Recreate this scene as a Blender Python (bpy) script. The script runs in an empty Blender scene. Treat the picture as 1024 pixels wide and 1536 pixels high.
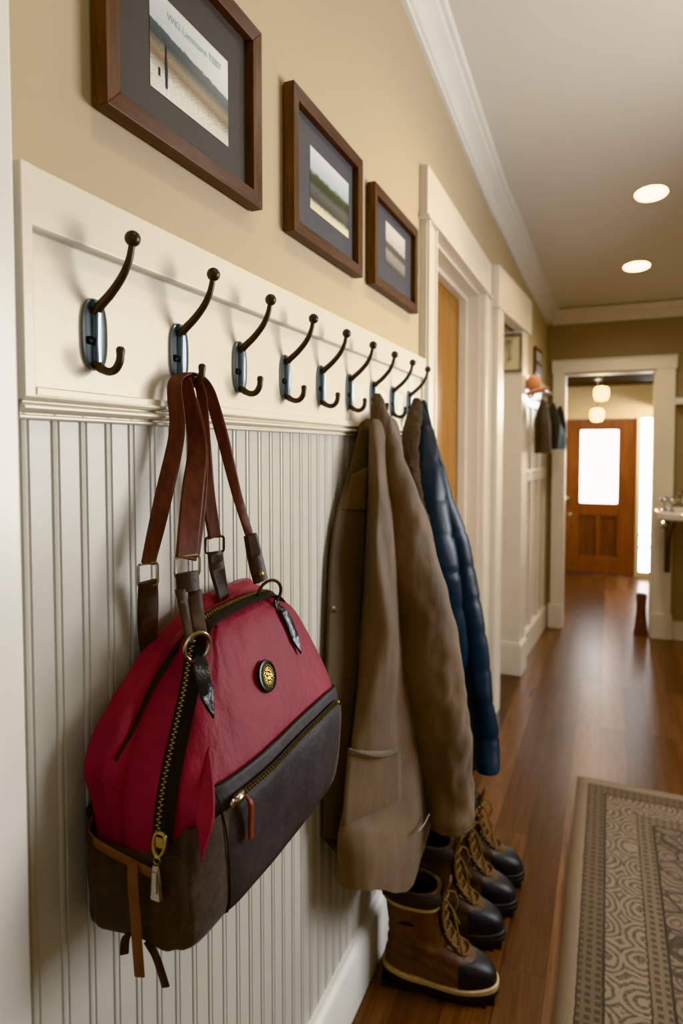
import bpy, math, random
from mathutils import Vector, Matrix, noise
R = math.radians
random.seed(7)
SC = bpy.context.scene
COL = SC.collection
V = Vector

# ------------------------------------------------------------------ camera
F, YAW, PIT, CAM = 950.0, R(22.83), R(2.5), V((.59, 0, 1.4))
SH = 674 - (768 - F * math.tan(PIT))
FW = V((-math.sin(YAW) * math.cos(PIT), math.cos(YAW) * math.cos(PIT), -math.sin(PIT)))
RT = V((math.cos(YAW), math.sin(YAW), 0))
UP = RT.cross(FW)
cd = bpy.data.cameras.new('camera')
cam = bpy.data.objects.new('camera', cd)
COL.objects.link(cam)
cam.location = CAM
cam.rotation_euler = (R(90) - PIT, 0, YAW)
cd.sensor_fit = 'VERTICAL'
cd.sensor_height = 36
cd.lens = F * 36 / 1536
cd.shift_y = SH / 1536
cd.clip_start = .02
cd.dof.use_dof = True
cd.dof.focus_distance = .92
cd.dof.aperture_fstop = 3.4
SC.camera = cam


def P(px, py, x):
    """measured photo point lying on the plane x = const (metres from the left wall)"""
    r = FW + RT * ((px - 512) / F) - UP * ((py - 768 - SH) / F)
    return CAM + r * ((x - CAM.x) / r.x)


# ------------------------------------------------------------------ materials
def lin(c):
    if isinstance(c, str):
        c = tuple(int(c[i:i + 2], 16) / 255 for i in (0, 2, 4))
        c = tuple(v / 12.92 if v <= .04045 else ((v + .055) / 1.055) ** 2.4 for v in c)
    return (*c[:3], 1)


class NT:
    def __init__(s, name):
        s.m = bpy.data.materials.new(name)
        s.m.use_nodes = True
        s.t = s.m.node_tree
        s.b = s.t.nodes['Principled BSDF']

    def n(s, typ, ins=None, **kw):
        nd = s.t.nodes.new(typ)
        for k, v in kw.items():
            setattr(nd, k, v)
        for k, v in (ins or {}).items():
            sock = nd.inputs[k]
            if isinstance(v, bpy.types.NodeSocket):
                s.t.links.new(v, sock)
            else:
                sock.default_value = v
        return nd

    def set(s, **kw):
        for k, v in kw.items():
            k = k.replace('_', ' ')
            if isinstance(v, bpy.types.NodeSocket):
                s.t.links.new(v, s.b.inputs[k])
            else:
                s.b.inputs[k].default_value = v

    def obj(s):
        return s.n('ShaderNodeTexCoord').outputs['Object']

    def gen(s):
        return s.n('ShaderNodeTexCoord').outputs['Generated']

    def map(s, vec, scale=(1, 1, 1), loc=(0, 0, 0), rot=(0, 0, 0)):
        return s.n('ShaderNodeMapping', {'Vector': vec, 'Scale': scale, 'Location': loc, 'Rotation': rot}).outputs[0]

    def noise(s, vec, scale, detail=4, rough=.55, dist=0):
        return s.n('ShaderNodeTexNoise', {'Vector': vec, 'Scale': scale, 'Detail': detail, 'Roughness': rough, 'Distortion': dist}).outputs['Fac']

    def ramp(s, fac, stops, interp='LINEAR'):
        nd = s.n('ShaderNodeValToRGB', {'Fac': fac})
        cr = nd.color_ramp
        cr.interpolation = interp
        while len(cr.elements) < len(stops):
            cr.elements.new(1)
        for e, (p, c) in zip(cr.elements, stops):
            e.position = p
            e.color = lin(c)
        return nd.outputs['Color']

    def mix(s, fac, a, b, mode='MIX'):
        nd = s.n('ShaderNodeMix', data_type='RGBA', blend_type=mode)
        for k, v in ((0, fac), (6, a), (7, b)):
            if isinstance(v, bpy.types.NodeSocket):
                s.t.links.new(v, nd.inputs[k])
            else:
                nd.inputs[k].default_value = v if k == 0 else lin(v)
        return nd.outputs[2]

    def math(s, op, a, b=0.0, c=0.0):
        return s.n('ShaderNodeMath', {0: a, 1: b, 2: c}, operation=op).outputs[0]

    def bump(s, h, strength, dist=.002, normal=None):
        ins = {'Height': h, 'Strength': strength, 'Distance': dist}
        if normal:
            ins['Normal'] = normal
        o = s.n('ShaderNodeBump', ins).outputs[0]
        s.set(Normal=o)
        return o


def simple(name, col, rough=.5, metal=0, var=.0, vscale=20, bump=0, bscale=200, bdist=.001, stretch=(1, 1, 1), **kw):
    t = NT(name)
    o = t.map(t.obj(), stretch)
    c1 = lin(col)
    if var:
        f = t.noise(o, vscale, 5)
        lo = tuple(max(0, v * (1 - var)) for v in c1[:3])
        hi = tuple(min(1, v * (1 + var)) for v in c1[:3])
        t.set(Base_Color=t.ramp(f, [(.3, lo), (.7, hi)]))
    else:
        f = t.noise(o, vscale, 2)
        t.set(Base_Color=t.mix(f, c1, tuple(v * .96 for v in c1[:3])))
    t.set(Roughness=rough, Metallic=metal, **kw)
    if bump:
        t.bump(t.noise(o, bscale, 3), bump, bdist)
    return t.m


def emis(name, col, strength):
    t = NT(name)
    f = t.noise(t.obj(), 8, 2)
    c = lin(col)
    t.set(Base_Color=(.8, .8, .8, 1), Emission_Color=t.mix(f, c, tuple(v * .94 for v in c[:3])), Emission_Strength=strength, Roughness=.4)
    return t.m


def wood(name, dark, light, axis='x', scale=1.0, rough=.4, contrast=(.3, .7)):
    t = NT(name)
    st = {'x': (1.2, 14, 14), 'y': (14, 1.2, 14), 'z': (14, 14, 1.2)}[axis]
    o = t.map(t.obj(), tuple(v * scale for v in st))
    g = t.noise(o, 3.2, 8, .65, 1.2)
    g2 = t.noise(o, 14, 4, .6, .3)
    c = t.ramp(g, [(contrast[0], dark), (contrast[1], light)])
    c = t.mix(t.math('MULTIPLY', g2, .35), c, tuple(v * .4 for v in lin(dark)[:3]))
    t.set(Base_Color=c, Roughness=rough)
    t.bump(g2, .12, .001)
    return t.m


M = {}
# walls
t = NT('beige_wall_paint')
o = t.obj()
t.set(Base_Color=t.mix(t.noise(o, 1.3, 3), 'C3B195', 'BDAA8E'), Roughness=.75)
t.bump(t.noise(o, 260, 3), .12, .001)
M['wall'] = t.m
t = NT('ceiling_paint')
o = t.obj()
t.set(Base_Color=t.mix(t.noise(o, 1.0, 2), 'E2DDD4', 'DCD7CE'), Roughness=.8)
t.bump(t.noise(o, 120, 3), .08, .001)
M['ceil'] = t.m
M['white'] = simple('white_trim_paint', 'E2D9C9', .36, 0, .025, 6, .06, 90, .001)
M['bead'] = simple('beadboard_paint', 'C2BEB4', .38, 0, .03, 5, .05, 60, .001)
M['white_cool'] = simple('cool_white_trim_paint', 'E4E2DC', .35, 0, .02, 6)
M['cream'] = simple('cream_wall_paint', 'D9C8A2', .6, 0, .03, 3)
M['dark_ceiling'] = simple('dark_brown_ceiling_paint', '32261A', .95, 0, .1, 6, Specular_IOR_Level=.05)
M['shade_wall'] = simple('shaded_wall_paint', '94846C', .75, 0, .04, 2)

# plank floor, boards run along the hall
t = NT('plank_floor_wood')
o = t.obj()
sw = t.map(o, (1, 1, 1), (0, 0, 0), (0, 0, R(90)))
br = t.n('ShaderNodeTexBrick', {'Vector': sw, 'Color1': (0, 0, 0, 1), 'Color2': (1, 1, 1, 1), 'Mortar': (.5, .5, .5, 1),
                               'Scale': 1, 'Mortar Size': .0012, 'Mortar Smooth': .2, 'Bias': 0, 'Brick Width': 1.7, 'Row Height': .115},
         offset=.37, offset_frequency=2)
idv = t.n('ShaderNodeSeparateColor', {0: br.outputs['Color']}).outputs[0]
gv = t.n('ShaderNodeCombineXYZ', {0: 0.0, 1: 0.0, 2: t.math('MULTIPLY', idv, 17)}).outputs[0]
ov = t.n('ShaderNodeVectorMath', {0: t.map(o, (26, 1.6, 1)), 1: gv}, operation='ADD').outputs[0]
g = t.noise(ov, 2.2, 8, .62, 1.0)
base = t.ramp(idv, [(0, '5E3C25'), (.35, '70482C'), (.7, '845638'), (1, '986A49')])
gcol = t.ramp(g, [(.25, '6B6B6B'), (.5, 'B5B5B5'), (.75, 'F0F0F0')])
c = t.mix(.85, base, gcol, 'MULTIPLY')
c = t.mix(t.math('MULTIPLY', br.outputs['Fac'], .8), c, '140A05')
t.set(Base_Color=c, Roughness=t.math('MULTIPLY_ADD', g, .12, .24), Specular_IOR_Level=.5)
h = t.math('SUBTRACT', t.math('MULTIPLY', g, .25), t.math('MULTIPLY', br.outputs['Fac'], 1))
t.bump(h, .25, .0015)
M['floor'] = t.m

M['iron'] = simple('dark_bronze_metal', '564B41', .42, .8, .2, 60)
M['plate'] = simple('polished_gunmetal', '8E969A', .3, .75, .1, 40)
M['iron_dark'] = simple('blackened_screw', '0F0D0C', .45, .7)
M['frame_wood'] = wood('walnut_frame_wood', '3A2115', '6B432C', 'y', 1.6, .42)
M['frame_wood_v'] = wood('walnut_frame_wood_upright', '3A2212', '7A4F28', 'z', 1.6, .42)
M['mat'] = simple('charcoal_mat_board', '4E4945', .6, 0, .04, 30)
M['mat2'] = simple('slate_mat_board', '555255', .6, 0, .04, 30)
M['nickel'] = simple('brushed_nickel', 'B8B0A0', .25, 1)
M['brass'] = simple('brass', 'AE9664', .28, 1, .15, 200)
M['chrome'] = simple('chrome', 'D8D8D8', .12, 1)
M['gunmetal'] = simple('dark_ring_metal', '5A5248', .25, 1, .2, 80)

# fabrics
t = NT('red_canvas')
o = t.obj()
f = t.noise(o, 9, 5)
w1 = t.n('ShaderNodeTexWave', {'Vector': o, 'Scale': 420, 'Distortion': 0}, bands_direction='Y').outputs['Fac']
w2 = t.n('ShaderNodeTexWave', {'Vector': o, 'Scale': 420, 'Distortion': 0}, bands_direction='Z').outputs['Fac']
wv = t.math('ADD', w1, w2)
c = t.ramp(f, [(.25, '74182A'), (.75, '922838')])
t.set(Base_Color=c, Roughness=.62, Sheen_Weight=.15, Sheen_Roughness=.4)
bp = t.bump(wv, .05, .0006)
t.bump(t.noise(t.map(o, (1, 1, .6)), 34, 5, .6), .5, .007, bp)
M['red'] = t.m
M['red_dark'] = simple('dark_red_lining', '3A0710', .8, 0, .1, 20)
t = NT('brown_suede')
o = t.obj()
f = t.noise(o, 24, 8, .75)
t.set(Base_Color=t.ramp(f, [(.28, '2A211B'), (.52, '41352C'), (.72, '5E5044')]), Roughness=.75, Sheen_Weight=.15)
t.bump(t.noise(o, 36, 6, .65), .6, .005)
M['suede'] = t.m
t = NT('charcoal_waxed_canvas')
o = t.obj()
f = t.noise(o, 13, 8, .7)
t.set(Base_Color=t.ramp(f, [(.28, '2B2829'), (.72, '474243')]), Roughness=.62)
t.bump(t.noise(o, 36, 6, .6), .45, .004)
M['charcoal'] = t.m
M['tape'] = simple('black_zip_tape', '16130F', .75, 0, .15, 60, .4, 900, .0006)
t = NT('brown_webbing')
o = t.obj()
f = t.noise(t.map(o, (60, 60, 8)), 2, 5)
t.set(Base_Color=t.ramp(f, [(.25, '45241B'), (.75, '6E3E31')]), Roughness=.6)
t.bump(t.noise(o, 500, 2), .3, .0008)
M['strap'] = t.m
M['leather_brown'] = simple('dark_brown_leather', '3A2B22', .48, 0, .3, 60, .4, 160, .001)
M['leather_black'] = simple('black_crinkled_leather', '23262B', .3, 0, .3, 40, .6, 110, .002)
M['leather_tan'] = simple('tan_leather_cord', '6E4526', .5, 0, .2, 60, .2, 200, .0006)
M['badge_rim'] = simple('dark_green_enamel', '1B2422', .3, .3)
M['zip_pull_leather'] = simple('russet_pull_leather', '7A3420', .5, 0, .2, 80)


def cloth(name, lo, hi, rough=.8, sheen=.2, b=.3):
    t = NT(name)
    o = t.obj()
    f = t.noise(o, 7, 6, .6)
    t.set(Base_Color=t.ramp(f, [(.3, lo), (.7, hi)]), Roughness=rough, Sheen_Weight=sheen, Sheen_Roughness=.5)
    bp = t.bump(t.noise(o, 420, 2), .12, .0006)
    t.bump(t.noise(t.map(o, (1, 1, .35)), 24, 4), b, .006, bp)
    return t.m


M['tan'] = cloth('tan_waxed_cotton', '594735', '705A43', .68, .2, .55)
M['tan_dark'] = cloth('shaded_tan_cotton', '4E4030', '5E4D39', .72, .2, .5)  # coat's tan cotton with the front panel's shade put into its colour
M['navy'] = cloth('navy_nylon', '141F2B', '20303E', .42, .0, .35)
M['fleece'] = simple('grey_brown_fleece', '5A4B3E', .95, 0, .25, 120, 1.0, 300, .006)
M['black_cloth'] = cloth('black_wool', '121212', '1E1D1C', .85)
M['grey_cloth'] = cloth('slate_blue_cloth', '4C6A80', '6B8AA0', .8)
M['brown_cloth'] = cloth('dark_grey_cloth', '3A3029', '4A3E34', .85)
M['peach'] = cloth('peach_cloth', 'C98A66', 'D9A07A', .85)
M['reflect'] = simple('silver_trim', 'C9C9C6', .3, .3)
# boots
t = NT('worn_brown_leather')
o = t.obj()
f = t.noise(o, 14, 8, .68)
t.set(Base_Color=t.ramp(f, [(.25, '38261A'), (.55, '573C2A'), (.85, '76543C')]), Roughness=.5)
t.bump(t.noise(o, 60, 5), .35, .002)
M['boot'] = t.m
t = NT('dark_brown_boot_leather')
o = t.obj()
f = t.noise(o, 14, 8, .68)
t.set(Base_Color=t.ramp(f, [(.25, '2A1D15'), (.8, '4A3426')]), Roughness=.45)
t.bump(t.noise(o, 60, 5), .35, .002)
M['boot_dark'] = t.m
M['rubber'] = simple('black_rubber_toe', '232427', .48, 0, .15, 40, .15, 200, .001)
M['sole'] = simple('black_lug_sole', '14120F', .6, 0, .2, 40)
M['midsole'] = simple('cream_midsole', 'B59A72', .6, 0, .12, 60)
M['midsole_dark'] = simple('dark_midsole', '1E1916', .55, 0, .12, 60)
M['padding'] = simple('dark_collar_padding', '2A2522', .7, 0, .2, 40, .2, 300, .001)
M['lace'] = simple('khaki_laces', '6B5335', .8, 0, .3, 120)
M['tongue'] = simple('brown_tongue', '5A3D24', .7, 0, .3, 40, .3, 100, .002)
M['lining'] = simple('black_boot_lining', '0C0A09', .9)
M['orange_trim'] = simple('rust_collar_trim', '8A5128', .6, 0, .15, 60)
# doors
M['oak'] = wood('honey_oak', 'A06C2E', 'C48F4A', 'z', .7, .4)
M['door_wood'] = wood('red_brown_door_wood', '5E3013', '8E5225', 'z', .7, .35)
M['door_wood_dark'] = wood('dark_door_recess_wood', '48240E', '6E3E1B', 'z', .7, .4)
M['glow'] = emis('daylit_glass', 'FFFFFF', 4.5)
M['glow_side'] = emis('daylit_sidelight_glass', 'F4FAFF', 5.5)
M['lamp_glow'] = emis('downlight_lens_glow', 'FFE9C0', 22)
M['pendant_glow'] = emis('pendant_shade_glow', 'FFE0A0', 7)
M['lead'] = simple('grey_leaded_pattern', '8E9492', .6)
M['ceramic'] = simple('white_ceramic', 'EDEAE2', .15)


# picture prints: colour from height and noise inside the print
def print_mat(name, stops, wob, slope=0.0, nscale=6):
    t = NT(name)
    g = t.gen()
    sep = t.n('ShaderNodeSeparateXYZ', {0: g})
    z = t.math('ADD', sep.outputs[2], t.math('MULTIPLY', sep.outputs[1], slope))
    nz = t.noise(t.map(g, (1, 1.5, 2.5)), nscale, 8, .7)
    z = t.math('ADD', z, t.math('MULTIPLY', t.math('SUBTRACT', nz, .5), wob))
    c = t.ramp(z, stops)
    n2 = t.noise(t.map(g, (1, 1.2, 4)), nscale * 5, 6, .8)
    lowmask = t.math('LESS_THAN', z, stops[-2][0])
    c = t.mix(t.math('MULTIPLY', lowmask, .75), c, t.ramp(n2, [(.3, '5A5A58'), (.7, 'F4F2EE')]), 'OVERLAY')
    t.set(Base_Color=c, Roughness=.35)
    return t.m


M['print_a'] = print_mat('winter_field_print', [(0, 'CFD0CC'), (.22, 'C4C3BC'), (.36, '7A6248'), (.44, '8A7A62'), (.52, '5A5A50'), (.56, '333D42'), (.675, '46525A'), (.69, 'B9BFBE'), (1, 'C9C9C8')], .10, .13)
M['print_b'] = print_mat('treeline_print', [(0, 'D8D4BE'), (.12, 'C9C5AE'), (.18, '4A4A46'), (.36, '6A6862'), (.46, '3C442E'), (.58, '4A5434'), (.64, 'B4BCBC'), (1, 'D2D2D4')], .16, .0)
M['print_c'] = print_mat('grey_landscape_print', [(0, '4C4744'), (.15, '8A8580'), (.3, '98928A'), (.42, '4A4642'), (.52, '5C5650'), (.56, 'B4AEAA'), (1, 'C4C0BE')], .2, .05)
M['print_text'] = simple('pale_teal_lettering', '8FB0AA', .5)
M['print_ink'] = simple('dark_print_ink', '1E2228', .5)


# ------------------------------------------------------------------ mesh builder
class MB:
    def __init__(s):
        s.v, s.f, s.m = [], [], []
        s.weld = False

    def add(s, vs, fs, mi=0):
        b = len(s.v)
        s.v += [V(p) for p in vs]
        s.f += [tuple(b + i for i in f) for f in fs]
        s.m += [mi] * len(fs)
        return s

    def box(s, a, b, mi=0):
        x0, y0, z0 = a
        x1, y1, z1 = b
        vs = [(x, y, z) for x in (x0, x1) for y in (y0, y1) for z in (z0, z1)]
        return s.add(vs, [(0, 1, 3, 2), (4, 6, 7, 5), (0, 4, 5, 1), (2, 3, 7, 6), (0, 2, 6, 4), (1, 5, 7, 3)], mi)

    def obox(s, o, ax, ay, az, mi=0):
        """box from centre and three half axes"""
        o, ax, ay, az = V(o), V(ax), V(ay), V(az)
        vs = [o + ax * i + ay * j + az * k for i in (-1, 1) for j in (-1, 1) for k in (-1, 1)]
        return s.add(vs, [(0, 1, 3, 2), (4, 6, 7, 5), (0, 4, 5, 1), (2, 3, 7, 6), (0, 2, 6, 4), (1, 5, 7, 3)], mi)

    def loft(s, rings, cap0=True, cap1=True, closed=True, mi=0):
        n = len(rings[0])
        vs = [p for r in rings for p in r]
        fs = []
        for i in range(len(rings) - 1):
            for j in range(n if closed else n - 1):
                k = (j + 1) % n
                fs.append((i * n + j, i * n + k, (i + 1) * n + k, (i + 1) * n + j))
        b = len(vs)
        if cap0 and closed:
            c = sum((V(p) for p in rings[0]), V()) / n
            vs.append(c)
            fs += [(b, (j + 1) % n, j) for j in range(n)]
            b += 1
        if cap1 and closed:
            c = sum((V(p) for p in rings[-1]), V()) / n
            vs.append(c)
            q = (len(rings) - 1) * n
            fs += [(b, q + j, q + (j + 1) % n) for j in range(n)]
        return s.add(vs, fs, mi)

    def tube(s, pts, rad, seg=10, mi=0, closed=False):
        pts = [V(p) for p in pts]
        n = len(pts)
        rad = rad if isinstance(rad, (list, tuple)) else [rad] * n
        rings = []
        ref = None
        for i, p in enumerate(pts):
            if closed:
                d = pts[(i + 1) % n] - pts[i - 1]
            else:
                d = pts[min(i + 1, n - 1)] - pts[max(i - 1, 0)]
            d.normalize()
            if ref is None:
                ref = V((0, 0, 1)) if abs(d.z) < .9 else V((1, 0, 0))
            a = (ref - d * ref.dot(d)).normalized()
            ref = a
            b = d.cross(a)
            rings.append([p + (a * math.cos(q) + b * math.sin(q)) * rad[i] for q in [2 * math.pi * k / seg for k in range(seg)]])
        if closed:
            rings.append(rings[0])
            s.weld = True
            return s.loft(rings, False, False, True, mi)
        return s.loft(rings, True, True, True, mi)

    def ribbon(s, pts, wd, w, t, mi=0):
        """flat strap: centre path, width direction(s), width(s), thickness"""
        pts = [V(p) for p in pts]
        n = len(pts)
        wd = wd if isinstance(wd, list) else [wd] * n
        w = w if isinstance(w, list) else [w] * n
        rings = []
        for i, p in enumerate(pts):
            d = (pts[min(i + 1, n - 1)] - pts[max(i - 1, 0)]).normalized()
            a = V(wd[i])
            a = (a - d * a.dot(d)).normalized()
            b = d.cross(a)
            h, q = w[i] / 2, t / 2
            rings.append([p + a * x + b * y for x, y in ((-h, -q * .3), (-h + q, -q), (h - q, -q), (h, -q * .3), (h, q * .3), (h - q, q), (-h + q, q), (-h, q * .3))])
        return s.loft(rings, True, True, True, mi)

    def sphere(s, c, r, seg=16, rings=10, mi=0, sc=(1, 1, 1)):
        c = V(c)
        rs = []
        for i in range(rings + 1):
            th = math.pi * (i / rings)
            z, q = math.cos(th), max(math.sin(th), 1e-4)
            rs.append([c + V((q * math.cos(a) * sc[0], q * math.sin(a) * sc[1], z * sc[2])) * r for a in [2 * math.pi * k / seg for k in range(seg)]])
        return s.loft(rs, False, False, True, mi)

    def lathe(s, o, axis, prof, seg=28, mi=0, cap=True):
        """prof: (radius, height along axis)"""
        o, axis = V(o), V(axis).normalized()
        ref = V((0, 0, 1)) if abs(axis.z) < .9 else V((1, 0, 0))
        a = (ref - axis * ref.dot(axis)).normalized()
        b = axis.cross(a)
        rs = [[o + axis * h + (a * math.cos(q) + b * math.sin(q)) * max(r, 1e-5) for q in [2 * math.pi * k / seg for k in range(seg)]] for r, h in prof]
        return s.loft(rs, cap, cap, True, mi)

    def sweep(s, prof, p0, p1, nrm, up=(0, 0, 1), mi=0):
        """extrude an open/closed profile [(out, up)] from p0 to p1"""
        p0, p1, nrm, up = V(p0), V(p1), V(nrm), V(up)
        return s.loft([[p + nrm * a + up * b for a, b in prof] for p in (p0, p1)], True, True, True, mi)

    def warp(s, fn):
        s.v = [fn(p) for p in s.v]
        return s


def obj(name, mb, mats, parent=None, smooth=True, bevel=0, bseg=2, angle=35, subsurf=0, solid=0, label=None):
    off = V((0, 0, 0))
    q = parent
    while q is not None:
        off += q.location
        q = q.parent
    me = bpy.data.meshes.new(name)
    me.from_pydata([tuple(p - off) for p in mb.v], [], mb.f)
    mats = mats if isinstance(mats, list) else [mats]
    for m in mats:
        me.materials.append(M[m] if isinstance(m, str) else m)
    me.polygons.foreach_set('material_index', mb.m)
    import bmesh
    bm = bmesh.new()
    bm.from_mesh(me)
    if mb.weld:
        bmesh.ops.remove_doubles(bm, verts=bm.verts, dist=1e-6)
    bmesh.ops.recalc_face_normals(bm, faces=bm.faces)
    if smooth:
        for f in bm.faces:
            f.smooth = True
        for e in bm.edges:
            if len(e.link_faces) == 2 and e.calc_face_angle(0) > R(angle):
                e.smooth = False
    bm.to_mesh(me)
    bm.free()
    o = bpy.data.objects.new(name, me)
    COL.objects.link(o)
    if parent is not None:
        o.parent = parent
    if solid:
        md = o.modifiers.new('solid', 'SOLIDIFY')
        md.thickness = solid
        md.offset = 0
    if bevel:
        md = o.modifiers.new('bevel', 'BEVEL')
        md.width = bevel
        md.segments = bseg
        md.limit_method = 'ANGLE'
        md.angle_limit = R(40)
    if subsurf:
        md = o.modifiers.new('sub', 'SUBSURF')
        md.levels = md.render_levels = subsurf
    if label:
        o['label'] = label
    return o


def tag(o, label, cat=None, group=None, kind=None):
    o['label'] = label
    if cat:
        o['category'] = cat
    if group:
        o['group'] = group
    if kind:
        o['kind'] = kind
    return o


def thing(name, label, cat, loc, group=None):
    o = bpy.data.objects.new(name, None)
    o.empty_display_size = .05
    COL.objects.link(o)
    o.location = loc
    return tag(o, label, cat, group)


def struct(name, mb, mat, label=None, cat='', **kw):
    o = obj(name, mb, mat, None, **kw)
    o['kind'] = 'structure'
    if label:
        o['label'] = label
    return o


def sstruct(name, label, loc):
    o = bpy.data.objects.new(name, None)
    COL.objects.link(o)
    o.location = loc
    o['kind'] = 'structure'
    o['label'] = label
    return o


def copy_tree(o, parent=None):
    c = o.copy()
    COL.objects.link(c)
    if parent is not None:
        c.parent = parent
    for ch in list(o.children):
        copy_tree(ch, c)
    return c


def cr(pts, n, closed=False):
    """Catmull-Rom resample of points to n points"""
    pts = [V(p) for p in pts]
    m = len(pts)
    out = []
    for i in range(n):
        u = i / n * m if closed else i / (n - 1) * (m - 1)
        k = int(math.floor(u))
        if not closed:
            k = min(k, m - 2)
        f = u - k
        if closed:
            a, b, c, d = (pts[(k + j) % m] for j in (-1, 0, 1, 2))
        else:
            b, c = pts[k], pts[k + 1]
            a = pts[k - 1] if k > 0 else b * 2 - c
            d = pts[k + 2] if k + 2 < m else c * 2 - b
        out.append(.5 * ((2 * b) + (c - a) * f + (2 * a - 5 * b + 4 * c - d) * f * f + (3 * b - a - 3 * c + d) * f ** 3))
    return out


def interp(tab, z):
    """smooth table lookup: tab = [(z, v0, v1, ...)] ascending"""
    if z <= tab[0][0]:
        return tab[0][1:]
    if z >= tab[-1][0]:
        return tab[-1][1:]
    for i in range(len(tab) - 1):
        if tab[i][0] <= z <= tab[i + 1][0]:
            a, b = tab[i], tab[i + 1]
            p = tab[i - 1] if i > 0 else a
            q = tab[i + 2] if i + 2 < len(tab) else b
            h = b[0] - a[0]
            f = (z - a[0]) / h
            out = []
            for k in range(1, len(a)):
                m0 = (b[k] - p[k]) / max(b[0] - p[0], 1e-6) * h
                m1 = (q[k] - a[k]) / max(q[0] - a[0], 1e-6) * h
                out.append((2 * f ** 3 - 3 * f * f + 1) * a[k] + (f ** 3 - 2 * f * f + f) * m0 + (-2 * f ** 3 + 3 * f * f) * b[k] + (f ** 3 - f * f) * m1)
            return out


def nz(x, y, z):
    return noise.noise(V((x, y, z)))


# ------------------------------------------------------------------ the setting
def zcrown(y):
    if y < 2.69:
        return 2.73 - .079 * (y - 1.85)
    return interp([(2.69, 2.664), (3.3, 2.628), (3.7, 2.575), (4.2, 2.49), (5.2, 2.355), (5.6, 2.30)], y)[0]


def xfar(y):
    return .135 * max(0, y - 3.3) / 1.9


struct('floor', MB().box((-.5, -1.6, -.06), (2.0, 7.8, 0)), 'floor', 'dark red-brown plank floor running down the hall')

mb = MB()
mb.loft([[(x, y, zcrown(y) + z) for x, z in ((-.3, .10), (2.05, .10), (2.05, .16), (-.3, .16))] for y in [-1.6, 1.85] + [2.4 + .265 * k for k in range(12)]], True, True)
struct('ceiling', mb, 'ceil', 'grey-white hall ceiling', smooth=True)

w = MB()
for y0, y1, z0, z1 in ((-1.6, 2.2, 0, 3.1), (2.2, 3.15, 2.16, 3.0), (3.15, 3.3, 0, 3.0)):
    w.box((-.14, y0, z0), (0, y1, z1))
struct('wall_left', w, 'wall', 'beige painted wall above the coat rack', smooth=False)

w = MB()
def fw(y0, y1, z0, z1, xo=0.0, xi=-.16, zb=None):
    w.loft([[(xi, y, z0), (xfar(y) + xo, y, z0), (xfar(y) + xo, y, z1), (xi, y, z1)] for y in (y0, y1)])
fw(3.3, 3.44, 0, 3.0)
fw(3.44, 4.0, 2.12, 3.0)
fw(4.0, 5.2, 0, 3.0)
struct('wall_far_left', w, 'wall', 'beige wall beyond the second door', smooth=False)

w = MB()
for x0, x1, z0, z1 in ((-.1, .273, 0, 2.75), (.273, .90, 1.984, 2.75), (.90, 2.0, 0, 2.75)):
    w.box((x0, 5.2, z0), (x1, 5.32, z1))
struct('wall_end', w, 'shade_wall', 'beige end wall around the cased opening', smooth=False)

w = MB()
for y0, y1, z0, z1 in ((-1.6, 1.5, 0, 3.2), (1.5, 2.8, 0, .85), (1.5, 2.8, 2.1, 3.1), (2.8, 5.2, 0, 3.0)):
    w.box((1.95, y0, z0), (2.07, y1, z1))
struct('wall_right', w, 'cream', 'cream wall on the right of the hall', smooth=False)

# foyer beyond the opening
w = MB()
w.box((-.4, 7.6, 0), (.116, 7.72, 2.2)).box((.116, 7.6, 1.735), (.90, 7.72, 2.2)).box((.868, 7.602, 0), (.90, 7.72, 1.735)).box((.9, 7.6, 1.755), (1.035, 7.72, 2.2)).box((1.035, 7.6, 0), (2.0, 7.72, 2.2)).box((.9, 7.6, 0), (1.035, 7.72, .06))
struct('wall_foyer_back', w, 'wall', 'warm beige foyer wall around the front door', smooth=False)
struct('wall_foyer_left', MB().box((-.4, 5.32, 0), (-.02, 7.6, 2.2)), 'cream', 'cream foyer side wall', smooth=False)
struct('wall_foyer_right', MB().box((1.75, 5.32, 0), (1.9, 7.6, 2.2)), 'cream', 'cream foyer wall on the right', smooth=False)
struct('ceiling_foyer', MB().box((-.4, 5.32, 2.10), (2.0, 7.7, 2.2)), 'dark_ceiling', 'dark wooden foyer ceiling', smooth=False)

# crown moulding
prof = [(0, 0), (.014, 0), (.016, .012), (.026, .016), (.034, .03), (.052, .052), (.074, .066), (.078, .078), (.092, .082), (.1, .1), (0, .1)]
mb = MB()
ys = [-1.6, 1.85, 2.69] + [3.0 + .11 * k for k in range(21)]
mb.loft([[(xfar(y) + a, y, zcrown(y) + b + .002) for a, b in prof] for y in ys])
struct('trim_1', mb, 'white_cool', 'white crown moulding along the left wall', smooth=True, angle=25)
mb = MB()
mb.loft([[(x, 5.2 - a, zcrown(5.2) + b + .002) for a, b in prof] for x in (.17, 1.95)])
struct('trim_2', mb, 'white', 'white crown moulding on the end wall', smooth=True, angle=25)

# beadboard: one board, beads pressed in every 41 mm
pts = []
y = .488
per = .0415
while y < 2.066:
    for dy, dx in ((0, 0), (.0014, -.0017), (.0026, -.0017), (.004, .0004), (.007, .0010), (.010, .0004), (.0114, -.0017), (.0126, -.0017), (.014, 0)):
        if y + dy < 2.066:
            pts.append((.012 + dx, y + dy))
    y += per
pts.append((.012, 2.066))
mb = MB()
mb.loft([[(x, yy, z) for x, yy in pts] for z in (.13, 1.445)], False, False, False)
struct('trim_3', mb, 'bead', 'white beadboard panelling below the coat rack', smooth=True, angle=20)
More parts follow.
